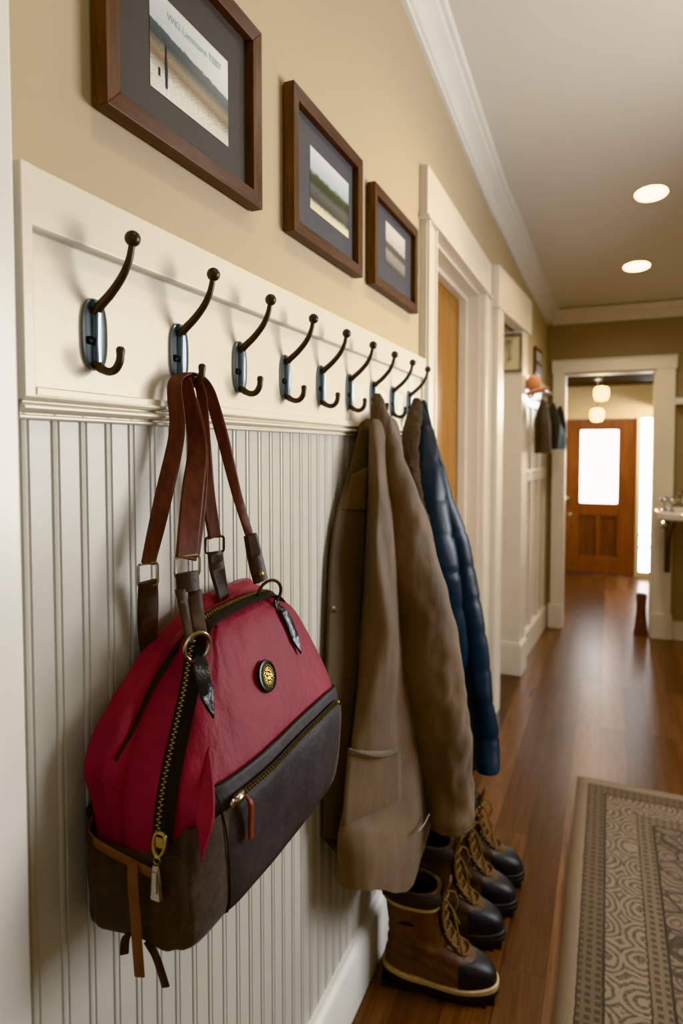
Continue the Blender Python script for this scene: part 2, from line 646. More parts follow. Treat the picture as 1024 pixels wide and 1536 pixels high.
# baseboard with eased top
bp = [(0, 0), (.036, 0), (.036, .135), (.032, .145), (.024, .15), (.022, .158), (.0, .16)]
mb = MB().loft([[(a, yy, b) for a, b in bp] for yy in (.49, 2.066)])
struct('baseboard_left', mb, 'white_cool', 'white baseboard under the beadboard', smooth=True, angle=25)
# near door casing
mb = MB().box((0, .30, 0), (.034, .472, 3.0)).box((0, .10, 0), (.03, .30, 3.0))
struct('trim_4', mb, 'white_cool', 'white door casing in the near left corner', bevel=.004)

# first door: casing, head, jamb, oak door
c1 = MB()
c1.box((0, 2.068, 0), (.026, 2.2, 2.16)).box((0, 3.15, 0), (.026, 3.29, 2.16))
c1.box((0, 2.072, 0), (.034, 2.09, 2.16)).box((0, 3.27, 0), (.034, 3.288, 2.16)).box((0, 2.175, 0), (.032, 2.19, 2.16)).box((0, 3.16, 0), (.032, 3.175, 2.16))
c1.box((0, 2.05, 2.16), (.04, 3.30, 2.172)).box((0, 2.062, 2.172), (.03, 3.292, 2.335))
struct('trim_5', c1, 'white', 'white casing and tall head board of the oak door', bevel=.002)
j = MB()
j.box((-.14, 2.2, 0), (0, 2.215, 2.16)).box((-.14, 3.135, 0), (0, 3.15, 2.16)).box((-.14, 2.215, 2.145), (0, 3.135, 2.16))
j.box((-.10, 3.115, 0), (-.06, 3.135, 2.145)).box((-.10, 2.215, 0), (-.06, 2.235, 2.145)).box((-.10, 2.235, 2.125), (-.06, 3.115, 2.145))
struct('trim_6', j, 'white', 'white jamb and door stop of the oak door', bevel=.002)
d = sstruct('door_1', 'honey oak door closed behind the white jamb', (-.12, 2.66, 0))
s = MB()
s.box((-.14, 2.217, .01), (-.102, 3.133, 2.14))
obj('slab', s, 'oak', d, bevel=.002)

# second door
c2 = MB()
def fbox(mb, y0, y1, z0, z1, xo, xi=-.02):
    mb.loft([[(xfar(y) + xi, y, z0), (xfar(y) + xo, y, z0), (xfar(y) + xo, y, z1), (xfar(y) + xi, y, z1)] for y in (y0, y1)])
fbox(c2, 3.315, 3.44, 0, 2.12, .062)
fbox(c2, 3.305, 4.2, 2.12, 2.335, .066)
fbox(c2, 3.985, 4.14, 0, 2.12, .055, -.13)
struct('trim_7', c2, 'white', 'white casing and head board of the second door', bevel=.003, smooth=False)
mb = MB()
fbox(mb, 3.972, 4.16, 0, .19, .068, -.13)
fbox(mb, 3.976, 4.155, .19, .205, .062, -.13)
struct('trim_8', mb, 'white', 'plinth block at the foot of the second door casing', bevel=.004, smooth=False)
d = sstruct('door_2', 'white door set back between casings with a dark knob', (-.09, 3.72, 0))
s = MB().box((-.13, 3.444, .01), (-.095, 3.984, 2.115))
obj('slab', s, 'white', d, bevel=.002)
kb = MB().lathe((-.097, 3.9, .93), (1, 0, 0), [(.024, 0), (.024, .006), (.01, .01), (.009, .03), (.02, .038), (.026, .05), (.022, .062), (.006, .066)])
obj('knob', kb, 'iron', d, label='dark round knob')

# baseboard and panel strips of the far left wall
mb = MB()
fbox(mb, 4.165, 5.16, 0, .17, .03)
fbox(mb, 4.165, 5.16, .17, .185, .02)
struct('baseboard_far_left', mb, 'white', 'white baseboard beyond the second door', bevel=.003, smooth=False)
mb = MB()
fbox(mb, 4.2, 5.17, .186, 1.9, .006)
fbox(mb, 4.2, 5.17, 1.68, 1.82, .02)
fbox(mb, 4.2, 5.17, 1.82, 1.84, .05)
fbox(mb, 4.2, 5.17, 1.18, 1.26, .02)
for yy in (4.22, 4.5, 4.78, 5.08):
    fbox(mb, yy, yy + .07, .186, 1.68, .018)
struct('trim_9', mb, 'white', 'white panelling with a hook rail on the far left wall', bevel=.003, smooth=False)

# cased opening in the end wall
mb = MB()
for a, b, z0, z1 in ((.185, .273, 0, 1.984), (.90, 1.03, 0, 1.984), (.175, 1.04, 1.984, 2.085)):
    mb.box((a, 5.168, z0), (b, 5.2, z1))
mb.box((.175, 5.16, 2.075), (1.04, 5.2, 2.085)).box((.17, 5.16, 0), (.277, 5.2, .19)).box((.897, 5.16, 0), (1.04, 5.2, .19))
mb.box((.265, 5.195, 0), (.281, 5.33, 1.984)).box((.892, 5.195, 0), (.908, 5.33, 1.984)).box((.281, 5.195, 1.972), (.892, 5.33, 1.988))
struct('trim_10', mb, 'white', 'white casing of the wide opening to the foyer', bevel=.003)
struct('baseboard_end', MB().box((1.041, 5.178, 0), (1.94, 5.2, .14)), 'white', 'white baseboard on the end wall', bevel=.004)
struct('trim_11', MB().box((1.03, 5.13, 1.722), (1.94, 5.2, 1.768)), 'white', 'white ledge on the end wall right of the opening', bevel=.004)

# front door, its casing and the sidelight
mb = MB()
mb.box((-.02, 7.57, 0), (.108, 7.6, 1.80)).box((-.02, 7.57, 1.745), (.108, 7.6, 1.80)).box((.875, 7.58, 0), (.897, 7.6, 1.76)).box((1.04, 7.57, 0), (1.14, 7.6, 1.8)).box((-.02, 7.565, 0), (.112, 7.6, .16))
struct('trim_12', mb, 'cream', 'cream casing left of the front door', bevel=.003)
d = sstruct('door_3', 'red-brown wooden front door with a bright glass upper light', (.49, 7.63, 0))
s = MB()
Y0 = 7.60
for a, b, z0, z1 in ((.118, .30, .01, 1.73), (.69, .867, .01, 1.73), (.30, .69, 1.615, 1.73), (.30, .69, .66, .80), (.30, .69, .01, .20), (.475, .515, .20, .66)):
    s.box((a, Y0, z0), (b, Y0 + .05, z1))
obj('slab', s, 'door_wood', d, bevel=.004)
s = MB().box((.30, Y0 + .018, .20), (.475, Y0 + .03, .66)).box((.515, Y0 + .018, .20), (.69, Y0 + .03, .66))
obj('panel', s, 'door_wood_dark', d)
s = MB().box((.30, Y0 + .02, .80), (.69, Y0 + .028, 1.615))
obj('pane', s, 'glow', d, label='bright daylit glass pane')
s = MB()
s.tube([(.48, Y0 + .016, 1.46), (.50, Y0 + .016, 1.44), (.505, Y0 + .016, 1.36), (.5, Y0 + .016, 1.2), (.505, Y0 + .016, 1.0)], .004, 6)
for k in range(7):
    s.sphere((.5 + .008 * (-1) ** k, Y0 + .016, 1.22 - k * .03), .014, 8, 6)
s.box((.30, Y0 + .012, 1.235), (.69, Y0 + .018, 1.243))
obj('leading', s, 'lead', d, label='grey leaded line pattern on the glass')
s = MB().lathe((.165, Y0, .84), (0, -1, 0), [(.03, 0), (.03, .008), (.012, .012), (.012, .035), (.026, .045), (.028, .055), (.012, .064)])
obj('knob', s, 'nickel', d)
s = MB().lathe((.205, Y0, .66), (0, -1, 0), [(.026, 0), (.026, .01), (.014, .014), (.012, .02)])
obj('lock', s, 'nickel', d)
wd = sstruct('window_1', 'narrow bright sidelight window beside the front door', (.966, 7.63, .06))
s = MB()
s.box((.9, 7.61, .06), (.915, 7.65, 1.75)).box((1.02, 7.61, .06), (1.035, 7.65, 1.75)).box((.9, 7.61, 1.74), (1.035, 7.65, 1.755)).box((.915, 7.61, .455), (1.02, 7.65, .475)).box((.915, 7.61, .32), (1.02, 7.65, .34))
obj('window_frame', s, 'lead', wd)
s = MB().box((.91, 7.625, .06), (1.025, 7.632, 1.75))
obj('pane', s, 'glow_side', wd)
# window in the right wall, out of frame, daylight comes through it
wd = sstruct('window_2', 'white framed window in the right wall', (2.0, 2.15, .85))
s = MB()
for y0, y1, z0, z1 in ((1.5, 1.54, .85, 2.1), (2.76, 2.8, .85, 2.1), (1.54, 2.76, .85, .9), (1.54, 2.76, 2.05, 2.1), (2.135, 2.165, .9, 2.05)):
    s.box((1.98, y0, z0), (2.03, y1, z1))
obj('window_frame', s, 'white', wd, bevel=.003)

# ------------------------------------------------------------------ coat rack with nine hooks
rack = thing('coat_rack', 'long white wall-mounted coat rack with nine dark hooks above the beadboard', 'coat rack', (0, 1.27, 1.44))
mb = MB().box((.002, .49, 1.462), (.012, 2.062, 1.70))
obj('back_board', mb, 'white', rack, label='recessed white panel behind the hooks')
mb = MB()
mb.loft([[(0, y, 1.635), (.0235, y, 1.635), (.026, y, 1.637), (.026, y, 1.70), (0, y, 1.70)] for y in (.486, 2.062)])
mb.box((0, .4855, 1.455), (.0262, .500, 1.7005)).box((0, .506, 1.455), (.020, 2.062, 1.468)).box((0, 2.05, 1.468), (.022, 2.062, 1.634))
obj('rail_frame', mb, 'white', rack, bevel=.0015)
mp = [(0, 0), (.015, 0), (.018, .002), (.018, .0045), (.0125, .006), (.0125, .0075), (.021, .009), (.0255, .012), (.0255, .0145), (.021, .0175), (.0145, .0185), (.0145, .0205), (.0235, .0215), (.026, .024), (.0255, .027), (0, .027)]
mb = MB().loft([[(a, y, 1.432 + b) for a, b in mp] for y in (.486, 2.062)])
obj('moulding', mb, 'white', rack, angle=50)


def oval(x, a, b, n=40, zc=0, e=2.7):
    r = []
    for k in range(n):
        q = 2 * math.pi * k / n
        c, s = math.cos(q), math.sin(q)
        r.append(V((x, a * math.copysign(abs(c) ** (2 / e), c), zc + b * math.copysign(abs(s) ** (2 / e), s))))
    return r


def make_hook():
    h = bpy.data.objects.new('hook', None)
    COL.objects.link(h)
    h.empty_display_size = .02
    p = MB()
    p.loft([oval(0, .0195, .043), oval(.004, .0195, .043), oval(.0054, .0182, .0418), oval(.0046, .0165, .040), oval(.0036, .015, .038)], False, True)
    obj('back_plate', p, 'plate', h, label='polished oval back plate')
    sp = MB()
    sp.loft([[(.003, -.0045, z), (.003 + d, -.003, z), (.003 + d, .003, z), (.003, .0045, z)] for z, d in ((-.041, .002), (-.037, .008), (-.01, .007), (.02, .008), (.034, .009), (.042, .003))])
    obj('spine', sp, 'plate', h, bevel=.0012, label='raised rib down the plate')
    up = cr([(.004, 0, .026), (.012, 0, .034), (.030, 0, .048), (.047, 0, .066), (.057, 0, .084), (.0615, 0, .101)], 18)
    obj('upper_prong', MB().tube(up, [.0062 - .0024 * k / 17 for k in range(18)], 12), 'iron', h)
    obj('ball_tip', MB().sphere((.0625, 0, .107), .0092, 20, 14), 'iron', h, label='round ball at the tip')
    lo = cr([(.004, 0, -.034), (.012, 0, -.041), (.024, 0, -.0455), (.034, 0, -.043), (.0405, 0, -.034), (.042, 0, -.024), (.0415, 0, -.017)], 18)
    b = MB().tube(lo, [.0056] * 4 + [.0048] * 9 + [.0046, .0050, .0053, .0050, .0034], 12)
    obj('lower_prong', b, 'iron', h)
    for z in (-.008,):
        s = MB().lathe((.003, -.0095, z), (1, 0, 0), [(.0052, 0), (.005, .0025), (.003, .0036)], 14)
        s.box((.0064, -.0135, z - .0006), (.0070, -.0055, z + .0006))
        obj('screw', s, 'iron_dark', h)
    return h


hook0 = make_hook()
for i in range(9):
    h = hook0 if i == 0 else copy_tree(hook0)
    h.parent = rack
    h.location = V((.012, .597 + .164 * i, 1.5385)) - rack.location
HY = [.597 + .164 * i for i in range(9)]

# ------------------------------------------------------------------ three framed pictures
def picture(y0, y1, z0, z1, py0, py1, pz0, pz1, pm, mm, label, extra=None, fw=.026):
    t = thing('picture_frame', label, 'picture', (0, (y0 + y1) / 2, z0), 'framed prints above the coat rack')
    m = MB()
    for a in (0, 1):
        ya, yb = (y0, y0 + fw) if a == 0 else (y1 - fw, y1)
        m.loft([[(.003, y0 if a == 0 else y1, z0), (.026, y0 if a == 0 else y1, z0), (.024, yb if a == 0 else ya, z0 + fw), (.003, yb if a == 0 else ya, z0 + fw)],
                [(.003, y0 if a == 0 else y1, z1), (.026, y0 if a == 0 else y1, z1), (.024, yb if a == 0 else ya, z1 - fw), (.003, yb if a == 0 else ya, z1 - fw)]], mi=1)
        zi = z0 if a == 0 else z1
        zj = z0 + fw if a == 0 else z1 - fw
        m.loft([[(.003, y0, zi), (.026, y0, zi), (.024, y0 + fw, zj), (.003, y0 + fw, zj)], [(.003, y1, zi), (.026, y1, zi), (.024, y1 - fw, zj), (.003, y1 - fw, zj)]], mi=0)
    obj('frame', m, ['frame_wood', 'frame_wood_v'], t, bevel=.001, smooth=False)
    obj('mat_board', MB().box((.004, y0 + .01, z0 + .01), (.010, y1 - .01, z1 - .01)), mm, t)
    pr = MB().add([(.0106, py0, pz0), (.0106, py1, pz0), (.0106, py1, pz1), (.0106, py0, pz1)], [(0, 1, 2, 3)])
    p = obj('print', pr, pm, t)
    if extra:
        extra(p)
    return t


def text_mesh(body, size, origin, parent, name, mat, ydir=1):
    cu = bpy.data.curves.new('lettering_curve', 'FONT')
    cu.body = body
    cu.size = size
    to = bpy.data.objects.new('lettering_tmp', cu)
    COL.objects.link(to)
    dg = bpy.context.evaluated_depsgraph_get()
    me = to.evaluated_get(dg).to_mesh()
    mb = MB()
    o = V(origin)
    mb.add([o + V((0, v.co.x, v.co.y)) for v in me.vertices], [tuple(p.vertices) for p in me.polygons])
    to.evaluated_get(dg).to_mesh_clear()
    bpy.data.objects.remove(to)
    bpy.data.curves.remove(cu)
    return obj(name, mb, mat, parent, smooth=False)


def extra1(p):
    m = MB()
    m.loft([[(.0109, y - w_, z), (.0112, y, z), (.0109, y + w_, z)] for z, w_, y in ((1.905, .0022, .7445), (1.93, .0032, .7445), (1.945, .0026, .744), (1.95, .0018, .744), (1.957, .0024, .744), (1.964, .001, .744))], False, False, False)
    m.box((.0108, .727, 1.915), (.0111, .731, 1.926))
    obj('figure', m, 'print_ink', p, label='small dark upright figure in the print')
    text_mesh('WKI Lamnture TIIBY', .0155, (.0109, .747, 2.0015), p, 'lettering', 'print_text')


picture(.612, .985, 1.818, 2.118, .71, .901, 1.8925, 2.028, 'print_a', 'mat', 'dark wood picture frame nearest the camera, with a snowy field print and pale lettering', extra1)
picture(1.106, 1.476, 1.822, 2.104, 1.209, 1.42, 1.902, 2.03, 'print_b', 'mat2', 'middle dark wood picture frame with a print of green trees under a pale sky')
picture(1.564, 1.966, 1.83, 2.09, 1.692, 1.873, 1.92, 2.034, 'print_c', 'mat2', 'smallest-looking picture frame beside the door casing, with a grey landscape print')

# ------------------------------------------------------------------ red duffel bag hanging from the second hook
bag = thing('duffel_bag', 'red canvas duffel bag with charcoal pocket, hanging by brown straps from the second hook', 'bag', (.1, .77, .842))
# z, front-left y, rear-left y, right y, front x
BT = [(.834, .566, .566, .955, .160), (.842, .560, .556, .965, .174), (.87, .563, .552, .973, .181), (.92, .568, .547, .979, .184), (.965, .582, .545, .981, .184),
      (1.005, .600, .543, .979, .177), (1.04, .618, .545, .971, .165), (1.08, .636, .572, .955, .150), (1.11, .649, .610, .941, .139), (1.135, .659, .645, .926, .130), (1.152, .668, .675, .908, .122), (1.163, .684, .72, .88, .113)]


def bsec(z):
    return interp(BT, z)


def bag_pt(q, z, xb, n, full=False, grow=0.0):
    """point of the bag's plan section at angle q and height z"""
    yf, yr, y1, xf = bsec(z)
    cx, b = (xb + xf) / 2, (xf - xb) / 2 + grow
    c, s = math.cos(q), math.sin(q)
    x = cx + b * math.copysign(abs(c) ** (2 / n), c)
    u = math.copysign(abs(s) ** (2 / n), s)          # -1 near end, 1 far end
    yl = yr + (yf - yr) * min(1, max(0, (x - .02) / (xf - .02)))
    y = (yl - grow) + (y1 + grow - yl + grow) * (u + 1) / 2 - (grow if False else 0)
    return V((x, y, z))


def front_x(y, z, off=0.0, xb=.055, n=5):
    yf, yr, y1, xf = bsec(z)
    u = max(-1, min(1, (y - yf) / (y1 - yf) * 2 - 1))
    cx, b = (xb + xf) / 2, (xf - xb) / 2
    return cx + b * max(0, 1 - abs(u) ** n) ** (1 / n) + off + front_wr(y, z)


def front_wr(y, z):
    d = 0
    if z > 1.0:
        d += .0065 * (nz(y * 20, 3.1, z * 5) + .5 * nz(y * 46, 1.1, z * 7)) * min(1, max(.15, (z - 1.02) * 9))
    return d + .004 * nz(y * 9, 7.7, z * 9)


def end_y(x, z, off=0.0, xb=.055, n=5):
    """near end surface"""
    yf, yr, y1, xf = bsec(z)
    cx, b = (xb + xf) / 2, (xf - xb) / 2
    c = max(-1, min(1, (x - cx) / b))
    s = -max(0, 1 - abs(c) ** n) ** (1 / n)
    yl = yr + (yf - yr) * min(1, max(0, (x - .02) / (xf - .02)))
    return yl + (y1 - yl) * (s + 1) / 2 - off


NQ = 120


def zs(a, b, n):
    return [a + (b - a) * i / (n - 1) for i in range(n)]


def wr(p, amp, fx, fz, seed):
    return amp * nz(p.x * fx + seed, p.y * fx, p.z * fz) + amp * .5 * nz(p.x * fx * 2.3, p.y * fx * 2.3 + seed, p.z * fz * 2)


# red front compartment
rings = []
for z in zs(.925, 1.163, 46):
    r = []
    for k in range(NQ):
        q = 2 * math.pi * k / NQ
        p = bag_pt(q, z, .055, 5)
        yf, yr, y1, xf = bsec(z)
        if p.x > xf - .02 and yf + .02 < p.y < y1 - .02:
            p.x += front_wr(p.y, z)
        elif p.y < .8:
            e = wr(p, .0065, 26, 8, 4.0)
            # soft fold beside the zip at the front edge
            e += .006 * math.exp(-((p.x - xf + .03) / .012) ** 2) * max(0, min(1, (1.1 - z) * 10))
            p.y -= (e + .003) * max(0, min(1, (z - .95) * 25)) - .003
        r.append(p)
    rings.append(r)
# roll the top over into a soft ridge
top = rings[-1]
c0 = sum(top, V()) / NQ
for sc, dz in ((.82, .006), (.5, .0095), (.15, .0105)):
    rings.append([V((c0.x + (p.x - c0.x) * sc, c0.y + (p.y - c0.y) * (.94 + .06 * sc), p.z + dz)) for p in top])
obj('front_compartment', MB().loft(rings, False, True), 'red', bag, angle=60)

# red rear compartment, flatter, its top gapes behind the zip
RT_ = [(.90, .556, .995, .085), (.965, .550, .995, .088), (1.0, .542, .99, .088), (1.036, .538, .985, .086), (1.08, .566, .965, .080), (1.115, .613, .955, .075), (1.145, .662, .945, .07), (1.165, .715, .93, .066), (1.178, .765, .905, .058)]
rings = []
for z in zs(.90, 1.178, 46):
    y0, y1, xf = interp(RT_, z)
    xb = .0235
    r = []
    for k in range(80):
        q = 2 * math.pi * k / 80
        c, s = math.cos(q), math.sin(q)
        x = (xb + xf) / 2 + (xf - xb) / 2 * math.copysign(abs(c) ** .6, c)
        yy = (y0 + y1) / 2 + (y1 - y0) / 2 * math.copysign(abs(s) ** .5, s)
        p = V((x, yy, z))
        if yy < (y0 + y1) / 2:
            # fold with a dark hollow low on the near end
            p.y += .016 * math.exp(-((x - .055) / .010) ** 2) * math.exp(-((z - 1.02) / .07) ** 2)
            p.y += wr(p, .007, 30, 10, 1.0)
        p.z += .006 * nz(p.y * 14, 2.0, 0) * max(0, (z - 1.12) * 16)
        r.append(p)
    rings.append(r)
top = rings[-1]
c0 = sum(top, V()) / 80
for sc, dz in ((.8, .004), (.35, .006)):
    rings.append([V((c0.x + (p.x - c0.x) * sc, c0.y + (p.y - c0.y) * (.95 + .05 * sc), p.z + dz)) for p in top])
obj('rear_compartment', MB().loft(rings, False, True), 'red', bag, angle=60)
# dark strip standing in for the shaded gap between the two compartments
pts = cr([(.078, .552, 1.045), (.078, .58, 1.068), (.079, .62, 1.113), (.081, .67, 1.150), (.081, .72, 1.166), (.080, .80, 1.170), (.078, .86, 1.167), (.077, .890, 1.158)], 40)
mb = MB().ribbon(pts, (1, 0, 0), [.002 + .007 * min(1, i / 12) for i in range(40)], .004)
obj('mouth_shade_strip', mb, 'tape', bag, label='dark strip standing for the gap between the two compartments')
mb = MB()
f1, f2 = [], []
for k in range(24):
    y = .745 + .15 * k / 23
    f1.append(V((.074 + .004 * math.sin(y * 40), y, 1.166)))
    f2.append(V((.070 + .010 * math.sin(k / 23 * math.pi), y, 1.166 + .020 * math.sin(k / 23 * math.pi) ** .7 + .004 * nz(y * 30, 0, 0))))
mb.loft([f1, f2], False, False, False)
obj('mouth_flap', mb, 'red', bag, solid=.003)

# brown suede base with gathered near end
rings = []
for z in [.834, .8355, .838, .842, .848] + zs(.856, .972, 36):
    r = []
    for k in range(NQ):
        q = 2 * math.pi * k / NQ
        p = bag_pt(q, min(z, .9701), .0225, 11)
        p.z = z
        yf, yr, y1, xf = bsec(z)
        if p.y < .72:
            g = math.exp(-((p.y - .56) / .06) ** 2)
            fold = .45 * math.sin(p.x * 100 + 2 + 9 * (z - .9)) + .75 * nz(p.x * 55, 5.0, z * 10) + .4 * nz(p.x * 120, 2.0, z * 22)
            p.y += -.0045 - .009 * 1.6 * g * fold * (.35 + .65 * min(1, max(0, (z - .845) * 10)))
            # top rim dips in the middle of the near end
            if z > .93:
                t = (z - .93) / .042
                rim = .977 - .040 * math.sin(math.pi * min(1, max(0, (p.x - .03) / .13))) ** .8
                p.z = .93 + t * (rim - .93)
        elif p.x > .12:
            p.x += .0022
        r.append(p)
    rings.append(r)
b0 = rings[0]
c0 = sum(b0, V()) / NQ
rings.insert(0, [V((c0.x + (p.x - c0.x) * .85, c0.y + (p.y - c0.y) * .93, p.z - .0012)) for p in b0])
obj('base', MB().loft(rings, True, False), 'suede', bag, angle=70, label='dark brown suede base')

# charcoal front pocket panel (top edge runs straight, corners wrap)
def ptop(y):
    return 1.003 + .008 * (y - .6) / .38 - .018 * max(0, (y - .90) / .09) ** 2


rows = []
for i in range(30):
    v = i / 29
    r = []
    for j in range(60):
        y = .604 + (.976 - .604) * j / 59
        yy = y + .022 * (1 - v) * (1 - j / 59) * 1.0
        z = .8385 + (ptop(y) - .8385) * v
        z = min(max(z, .838), 1.02)
        off = (.0052 if z < .975 else .0036) * min(1, .6 + j * .12) + .0015 * nz(yy * 13, 9.0, z * 13)
        r.append(V((front_x(min(yy, .974), z, off), yy, z)))
    rows.append(r)
mb = MB().loft(rows, False, False, False)
obj('front_pocket', mb, 'charcoal', bag, solid=.0035, angle=60, label='charcoal zipped pocket panel')
# welt lines round the pocket
mb = MB()
mb.tube([V((front_x(y, ptop(y), .0048), y, ptop(y) + .0005)) for y in zs(.606, .974, 40)], .0011, 6)
mb.tube([V((front_x(y + .022, z, .0060), y + .022 * (1 - (z - .85) / .15), z)) for z, y in [(z, .606) for z in zs(.842, 1.0, 20)]], .0010, 6)
obj('pocket_piping', mb, 'tape', bag)


def zipper(path, nrm, side, tape_w, teeth_off, pitch, tname, parent, tooth=(.0016, .0008, .0009), tw=.0022):
    """tape ribbon, and teeth in two interlocking rows"""
    mb = MB().ribbon(path, side, tape_w, .0016)
    tp = obj(tname, mb, 'tape', parent)
    # arc-length walk
    L = [0]
    for a, b in zip(path, path[1:]):
        L.append(L[-1] + (b - a).length)
    n = int(L[-1] / pitch)
    m = MB()
    i = 0
    for k in range(n):
        s = (k + .5) * pitch
        while L[i + 1] < s:
            i += 1
        f = (s - L[i]) / (L[i + 1] - L[i])
        p = path[i].lerp(path[i + 1], f)
        d = (path[i + 1] - path[i]).normalized()
        N = nrm[i].lerp(nrm[i + 1], f).normalized()
        S = d.cross(N).normalized()
        o = p + N * .0013 + S * (teeth_off + (tw if k % 2 else -tw) * .55)
        m.obox(o, S * tooth[0], d * tooth[1], N * tooth[2])
    obj('teeth', m, 'brass', tp, smooth=False, label='row of brass teeth')
    return tp


# main zip: up the near end, over the top ridge, down the far end
zp, zn = [], []
for z in zs(.955, 1.150, 26):
    x = interp([(.95, .1335), (1.0, .1300), (1.05, .1265), (1.10, .1200), (1.15, .1100)], z)[0]
    zp.append(V((x, end_y(x, z, .0048), z)))
    zn.append(V((.25, -1, .15 + .6 * max(0, (z - 1.08) / .07))))
arc = cr([zp[-1], (.110, .672, 1.1665), (.108, .70, 1.1765), (.106, .76, 1.1795), (.104, .83, 1.1785), (.102, .875, 1.172), (.101, .906, 1.152)], 30)[1:]
zp += arc
zn += [V((.45, -.4 if a.y < .68 else 0 if a.y < .9 else .5, 1)) for a in arc]
sd = []
for a, nn in zip(zp, zn):
    sd.append(V((1, .15, 0)) if a.z < 1.12 else V((1, .05, -.3)))
ztape = zipper(zp, zn, sd, .026, -.0055, .0030, 'main_zipper', bag, (.0017, .0008, .0009), .0022)
m = MB()
px_, pz_ = .1330, .957
py_ = end_y(px_, pz_, .008)
m.tube(cr([(px_ - .006, py_, pz_ + .010), (px_ + .006, py_, pz_ + .010), (px_ + .0075, py_ - .003, pz_ - .004), (px_, py_ - .005, pz_ - .013), (px_ - .0075, py_ - .003, pz_ - .004)], 28, True), .0022, 8, closed=True)
m.box((px_ - .005, py_ - .002, pz_ - .004), (px_ + .005, py_ + .003, pz_ + .008))
obj('slider', m, 'brass', ztape)
m = MB()
zb = pz_ - .013
m.tube([V((px_ + .0045 * math.cos(a), py_ - .006, zb - .003 + .0045 * math.sin(a))) for a in zs(0, 2 * math.pi, 17)[:-1]], .0012, 6, closed=True)
m.loft([[(px_ - w, py_ - .008, z), (px_ - w * .7, py_ - .0105, z), (px_ + w * .7, py_ - .0105, z), (px_ + w, py_ - .008, z), (px_ + w * .6, py_ - .006, z), (px_ - w * .6, py_ - .006, z)] for z, w in ((zb - .007, .0035), (zb - .010, .0055), (zb - .030, .0078), (zb - .042, .0086), (zb - .0445, .0096), (zb - .047, .0080))])
m.box((px_ - .0035, py_ - .0118, zb - .038), (px_ + .0035, py_ - .0102, zb - .014))
obj('pull', m, 'nickel', ztape, bevel=.0007, label='silver zip pull')

# pocket zip, slanting with the panel edge
zy = zs(.632, .938, 50)
zp = [V((front_x(y, ptop(y) - .021, .0088), y, ptop(y) - .021)) for y in zy]
ztape = zipper(zp, [V((1, 0, .1))] * 50, V((0, .02, 1)), .010, 0, .0030, 'pocket_zipper', bag, (.0017, .0008, .0009), .0018)
a = zp[0]
m = MB().sphere(a + V((.004, .004, 0)), .0075, 12, 8, sc=(.7, 1.4, .8)).box((a.x, a.y - .004, a.z - .0055), (a.x + .006, a.y + .014, a.z + .0055))
m.lathe(a + V((.002, -.008, -.001)), (1, 0, 0), [(.006, 0), (.0058, .002), (.003, .003)], 14)
obj('zip_stop', MB().sphere(zp[-1] + V((.002, 0, 0)), .0035, 10, 6), 'brass', ztape)
obj('slider', m, 'nickel', ztape, bevel=.001)
m = MB().ribbon(cr([a + V((.009, .012, -.002)), a + V((.013, .015, -.014)), a + V((.011, .017, -.034)), a + V((.010, .0185, -.056))], 14), (0, 1, 0), [.0045] * 3 + [.0075] * 11, .0028)
m.ribbon(cr([a + V((.009, .012, 0)), a + V((.016, .013, -.010)), a + V((.0145, .015, -.033)), a + V((.0135, .016, -.054))], 14), (0, 1, 0), [.0045] * 3 + [.0075] * 11, .0024)
obj('pull', m, 'zip_pull_leather', ztape, label='russet leather zip pull')

# round badge
bc = V((front_x(.764, 1.083, .002), .764, 1.083))
bn = V((1, 0, .28)).normalized()
bd = obj('badge', MB().lathe(bc, bn, [(.0215, -.001), (.0225, .0015), (.0215, .004), (.0185, .0045), (.017, .0030), (.0002, .0030)], 40), 'badge_rim', bag, label='round dark badge with a gold crest')
m = MB()
e1 = V((0, 1, 0))
e2 = bn.cross(e1)
for k in range(24):
    q = 2 * math.pi * k / 24
    m.sphere(bc + bn * .004 + (e1 * math.cos(q) + e2 * math.sin(q)) * .0145, .0014, 8, 5)
m.lathe(bc, bn, [(.0122, .003), (.0120, .0046), (.0112, .0046), (.0110, .0034)], 32)
random.seed(3)
for k in range(34):
    q, rr = random.uniform(0, 6.28), .0095 * random.random() ** .6
    m.sphere(bc + bn * .0038 + (e1 * math.cos(q) + e2 * math.sin(q)) * rr, random.uniform(.0012, .0026), 7, 5, sc=(.8, 1.2, 1))
obj('crest', m, 'brass', bd)

# straps ---------------------------------------------------------------
HKY = .761


def strap(name, pts, wd, w, mat='strap', t=.0045, n=60, label=None):
    path = cr(pts, n)
    k = len(wd)
    wds = cr(wd, n)
    ws = [interp([(i / (len(w) - 1), q) for i, q in enumerate(w)], i / (n - 1))[0] for i in range(n)] if isinstance(w, list) else w
    o = obj(name, MB().ribbon(path, wds, ws, t), mat, bag, label=label)
    return o


